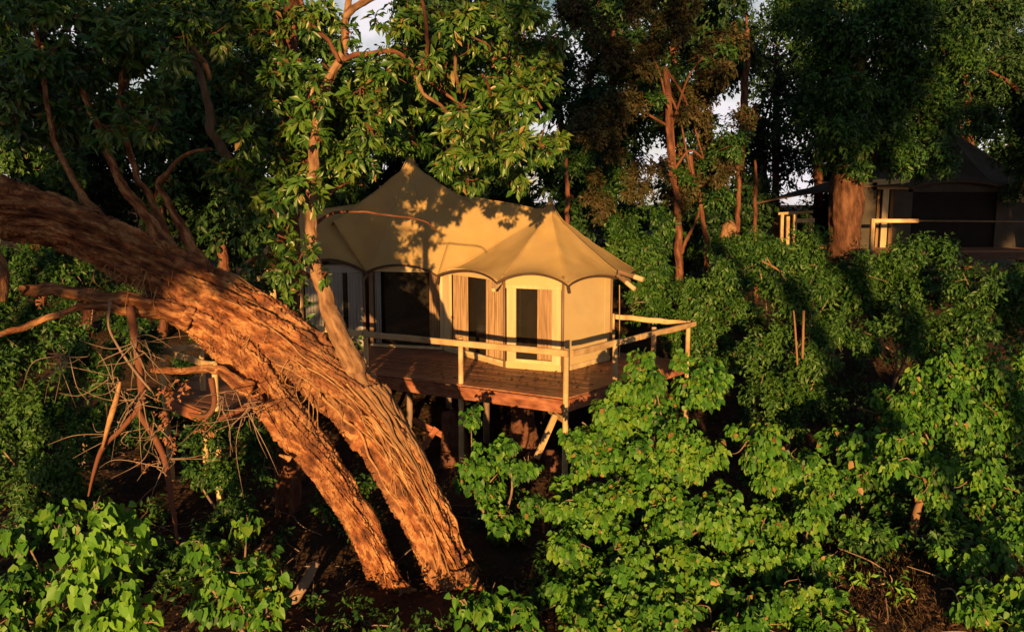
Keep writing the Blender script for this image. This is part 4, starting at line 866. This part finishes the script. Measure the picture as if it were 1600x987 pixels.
veg('bush', 'bushes below the far railing posts left of the thick brown trunk', 'bush', [(1200, 395, 44), (1258, 395, 44), (1165, 430, 38), (1318, 425, 36), (1230, 430, 42), (1180, 380, 30), (1290, 420, 30), (1130, 390, 30)], 22.5, 'twig', S, .12, 2.4, .44, tintmu=.55, shape='diamond')
veg('bush', 'rounded bush in front of the far deck', 'bush', [(1380, 420, 40), (1422, 395, 38), (1350, 440, 40), (1412, 450, 44), (1462, 450, 42), (1440, 420, 30), (1330, 470, 36), (1390, 490, 36), (1445, 392, 26), (1480, 410, 30)], 22, 'twig', S, .12, 2.4, .44, tintmu=.52, shape='diamond')
veg('bush', 'bush at the right edge below the far deck railing', 'bush', [(1520, 445, 40), (1582, 455, 42), (1500, 500, 46), (1560, 510, 46), (1420, 520, 46), (1470, 555, 44), (1610, 510, 40), (1370, 530, 30)], 19.5, 'twig', S, .12, 2.4, .44, tintmu=.5, shape='diamond')
veg('bush', 'broad-leaved bush at the right edge behind the pale dead snag', 'bush', [(1450, 600, 46), (1530, 590, 52), (1592, 600, 48), (1420, 660, 40), (1490, 680, 52), (1562, 680, 52), (1390, 625, 26), (1480, 560, 30), (1615, 660, 50), (1440, 640, 40), (1500, 640, 44), (1540, 640, 40), (1460, 700, 40), (1580, 640, 40)], 15.5, 'heart', L['heart'], .1, 2.1, .7, tintmu=.4, nparts=200)
veg('bush', 'dense bush in the bottom right corner', 'bush', [(1440, 735, 36), (1520, 760, 52), (1592, 770, 48), (1505, 840, 42), (1572, 860, 56), (1545, 940, 46), (1605, 950, 50), (1400, 715, 32), (1480, 790, 36), (1590, 990, 46), (1400, 690, 30), (1470, 740, 44), (1550, 800, 48), (1500, 890, 36), (1600, 840, 48), (1540, 880, 40), (1520, 960, 34)], 13, 'heart', L['heart'], .1, 2.0, .7, tintmu=.44, nparts=240)
veg('bush', 'dim bush between the big sunlit shrubs and the pale dead snag', 'bush', [(1330, 700, 32), (1355, 750, 34), (1385, 800, 28), (1300, 690, 28), (1370, 850, 24), (1410, 850, 26), (1420, 800, 20), (1340, 740, 34), (1370, 780, 30), (1390, 730, 30), (1360, 690, 30)], 14, 'heart', L['heart'], .11, 1.6, .7, tintmu=.25)
veg('weed', 'yellowish weedy plant at the edge of the bare brown patch', 'plant', [(1310, 885, 22), (1340, 915, 22), (1390, 905, 18), (1330, 960, 22), (1420, 930, 18)], 11.8, 'twig', L['bright'], .11, 1.0, .3, jit=.2, tintmu=.7)

# ------------------------------------------------------------------ dead wood on the right, clay mounds under the deck
def dead_wood(nm, label, cat, br, Y, m, base=None):
    a = P(br[0][0][0], br[0][0][1], Y); r = thing(nm, label, cat, (a[0], a[1], float(gz(a[0], a[1]))))
    for px in br:
        mb = MB(); mb.tube([P(x, y, Y + random.uniform(-.05, .05)) for x, y, q in px], [q * Y / F for _, _, q in px], 9, .15); mb.build('trunk' if px is br[0] else 'branch', M[m], r, smooth=True)
dead_wood('dead_snag', 'pale dead snag standing between bushes at lower right', 'tree', [[(1405, 990, 7), (1412, 880, 7), (1422, 850, 6), (1432, 800, 6), (1440, 780, 5), (1452, 760, 2)], [(1440, 850, 4), (1470, 838, 4), (1505, 842, 3)], [(1435, 795, 3), (1428, 765, 2)]], 12.6, 'bark_pale')
dead_wood('dead_twig', 'bare pale forked twig lying across the dark gap at right', 'branch', [[(1425, 662, 2), (1390, 652, 2), (1340, 637, 2)], [(1412, 655, 1.5), (1380, 640, 1.5), (1365, 632, 1)]], 16, 'bark_pale')
dead_wood('dead_stalk', 'upright pale dead stalks on the drooping bush', 'branch', [[(1254, 560, 2), (1255, 520, 2), (1256, 485, 2)], [(1246, 570, 1.5), (1243, 520, 1.5), (1240, 485, 1)]], 16.3, 'bark_pale')
dead_wood('dead_twig', 'small forked twig on the bush below the far posts', 'branch', [[(1222, 425, 1.5), (1205, 415, 1.6), (1190, 408, 1)], [(1205, 415, 1.2), (1198, 402, .8)]], 21.2, 'bark_pale')
def mound(label, px, y0, y1, r, Y):
    a, b = P(px, y0, Y), P(px, y1, Y); q = thing('earth_mound', label, 'mound', (b[0], b[1], float(gz(b[0], b[1]))))
    n, m = 60, 40
    V, Q, _ = bark_tube([b - [0, 0, .5], b, (a + b) / 2 + [.1, 0, 0], a], [r * 1.7, r * 1.4, r, r * .6], n, m, .2, random.random() * 9, 1.5)
    mesh_np('mound', V.reshape(-1, 3), Q, M['clay'], q, smooth=True)
mound('reddish earth mound under the deck beside the leaning trunk', 703, 640, 790, .28, 17.5)
mound('reddish earth pillar under the deck near the corner post', 812, 628, 760, .3, 18.5)
mound('low crumbled reddish mound below the diagonal brace', 860, 700, 770, .16, 16.6)
# fallen log in the dark at bottom left of centre
dead_wood('fallen_log', 'weathered log leaning in the dark left of the trunk base', 'log', [[(440, 960, 9), (470, 920, 9), (495, 878, 6)]], 11.2, 'bark_grey')
# dry grass and twigs on the bare patch
def dry_patch():
    k = 2600; c = P(1420, 950, 11.3)
    C = np.c_[c[0] + RNG.normal(0, .75, k), c[1] + RNG.normal(0, .9, k), np.zeros(k)]; C[:, 2] = gz(C[:, 0], C[:, 1]) + .0
    T = nrm(np.c_[RNG.normal(0, .7, (k, 2)), RNG.uniform(.2, 1, k)]); N = rdir(k); l = RNG.uniform(.06, .22, k)
    V, Fc = leaf_geo(C, T, N, l, l * .04 + .004, 'diamond')
    o = mesh_np('dry_grass', V, Fc, L['litter'], tint=rep(RNG.uniform(0, 1, k), 4)); o['kind'] = 'stuff'
    mb = MB()
    for _ in range(260):
        a = np.array([random.uniform(-8, 8), random.uniform(9, 15), 0]); a[2] = float(gz(a[0], a[1])) + .04; e = a + [random.gauss(0, .4), random.gauss(0, .4), random.uniform(0, .25)]
        mb.tube([a, (a + e) / 2 + RNG.normal(0, .05, 3), e], [.012, .009, .004], 4)
    mb.build('fallen_twigs', M['bark_grey'], kind='stuff')
dry_patch()

def deck_leaves():
    k = 420; x = RNG.uniform(-3.5, 2.2, k); y = RNG.uniform(16, 20, k); kk = y > 15.9 - (x - 1.1) * .55 + .15; kk &= y > 15.9 + (x - 1.1) * 1.2 + .15; x = x[kk]; y = y[kk]; k = len(x)
    C = np.c_[x, y, np.full(k, DECKZ + .012)]; T = nrm(np.c_[RNG.normal(size=(k, 2)), RNG.normal(0, .1, k)]); N = nrm(np.c_[RNG.normal(0, .2, (k, 2)), np.ones(k)]); l = RNG.uniform(.05, .11, k)
    V, Fc = leaf_geo(C, T, N, l, l * .5, 'blade'); mesh_np('fallen_leaves', V, Fc, L['litter'], tint=rep(RNG.uniform(0, 1, k), 5), kind='stuff')
deck_leaves()
veg('weed', 'low weeds around the foot of the leaning trunk', 'plant', [(560, 955, 22), (655, 985, 22), (600, 990, 24), (540, 975, 20), (680, 975, 16), (500, 940, 20), (480, 985, 22)], 11, 'twig', S, .09, 1.2, .4, jit=.2, tintmu=.35)
def undergrowth():
    bl = []
    for _ in range(420):
        y = random.uniform(11, 33); x = random.uniform(-.72, .72) * y
        if -8 < x < 4.6 and 14.5 < y < 25.5 or (-1.9 < x < -.3 and y < 13.5) or (2 < x < 5.5 and y < 11.5 and x > y * .4): continue
        R = random.uniform(.25, .55); bl.append((np.array([x, y, float(gz(x, y)) + R * .7]), R))
    A = leaves_for(bl, 'twig', .11, .6, .42, .35); V, Fc = leaf_geo(*A[:5], 'diamond')
    mesh_np('undergrowth', V, Fc, L['small'], tint=rep(A[5], 4), kind='stuff')
undergrowth()
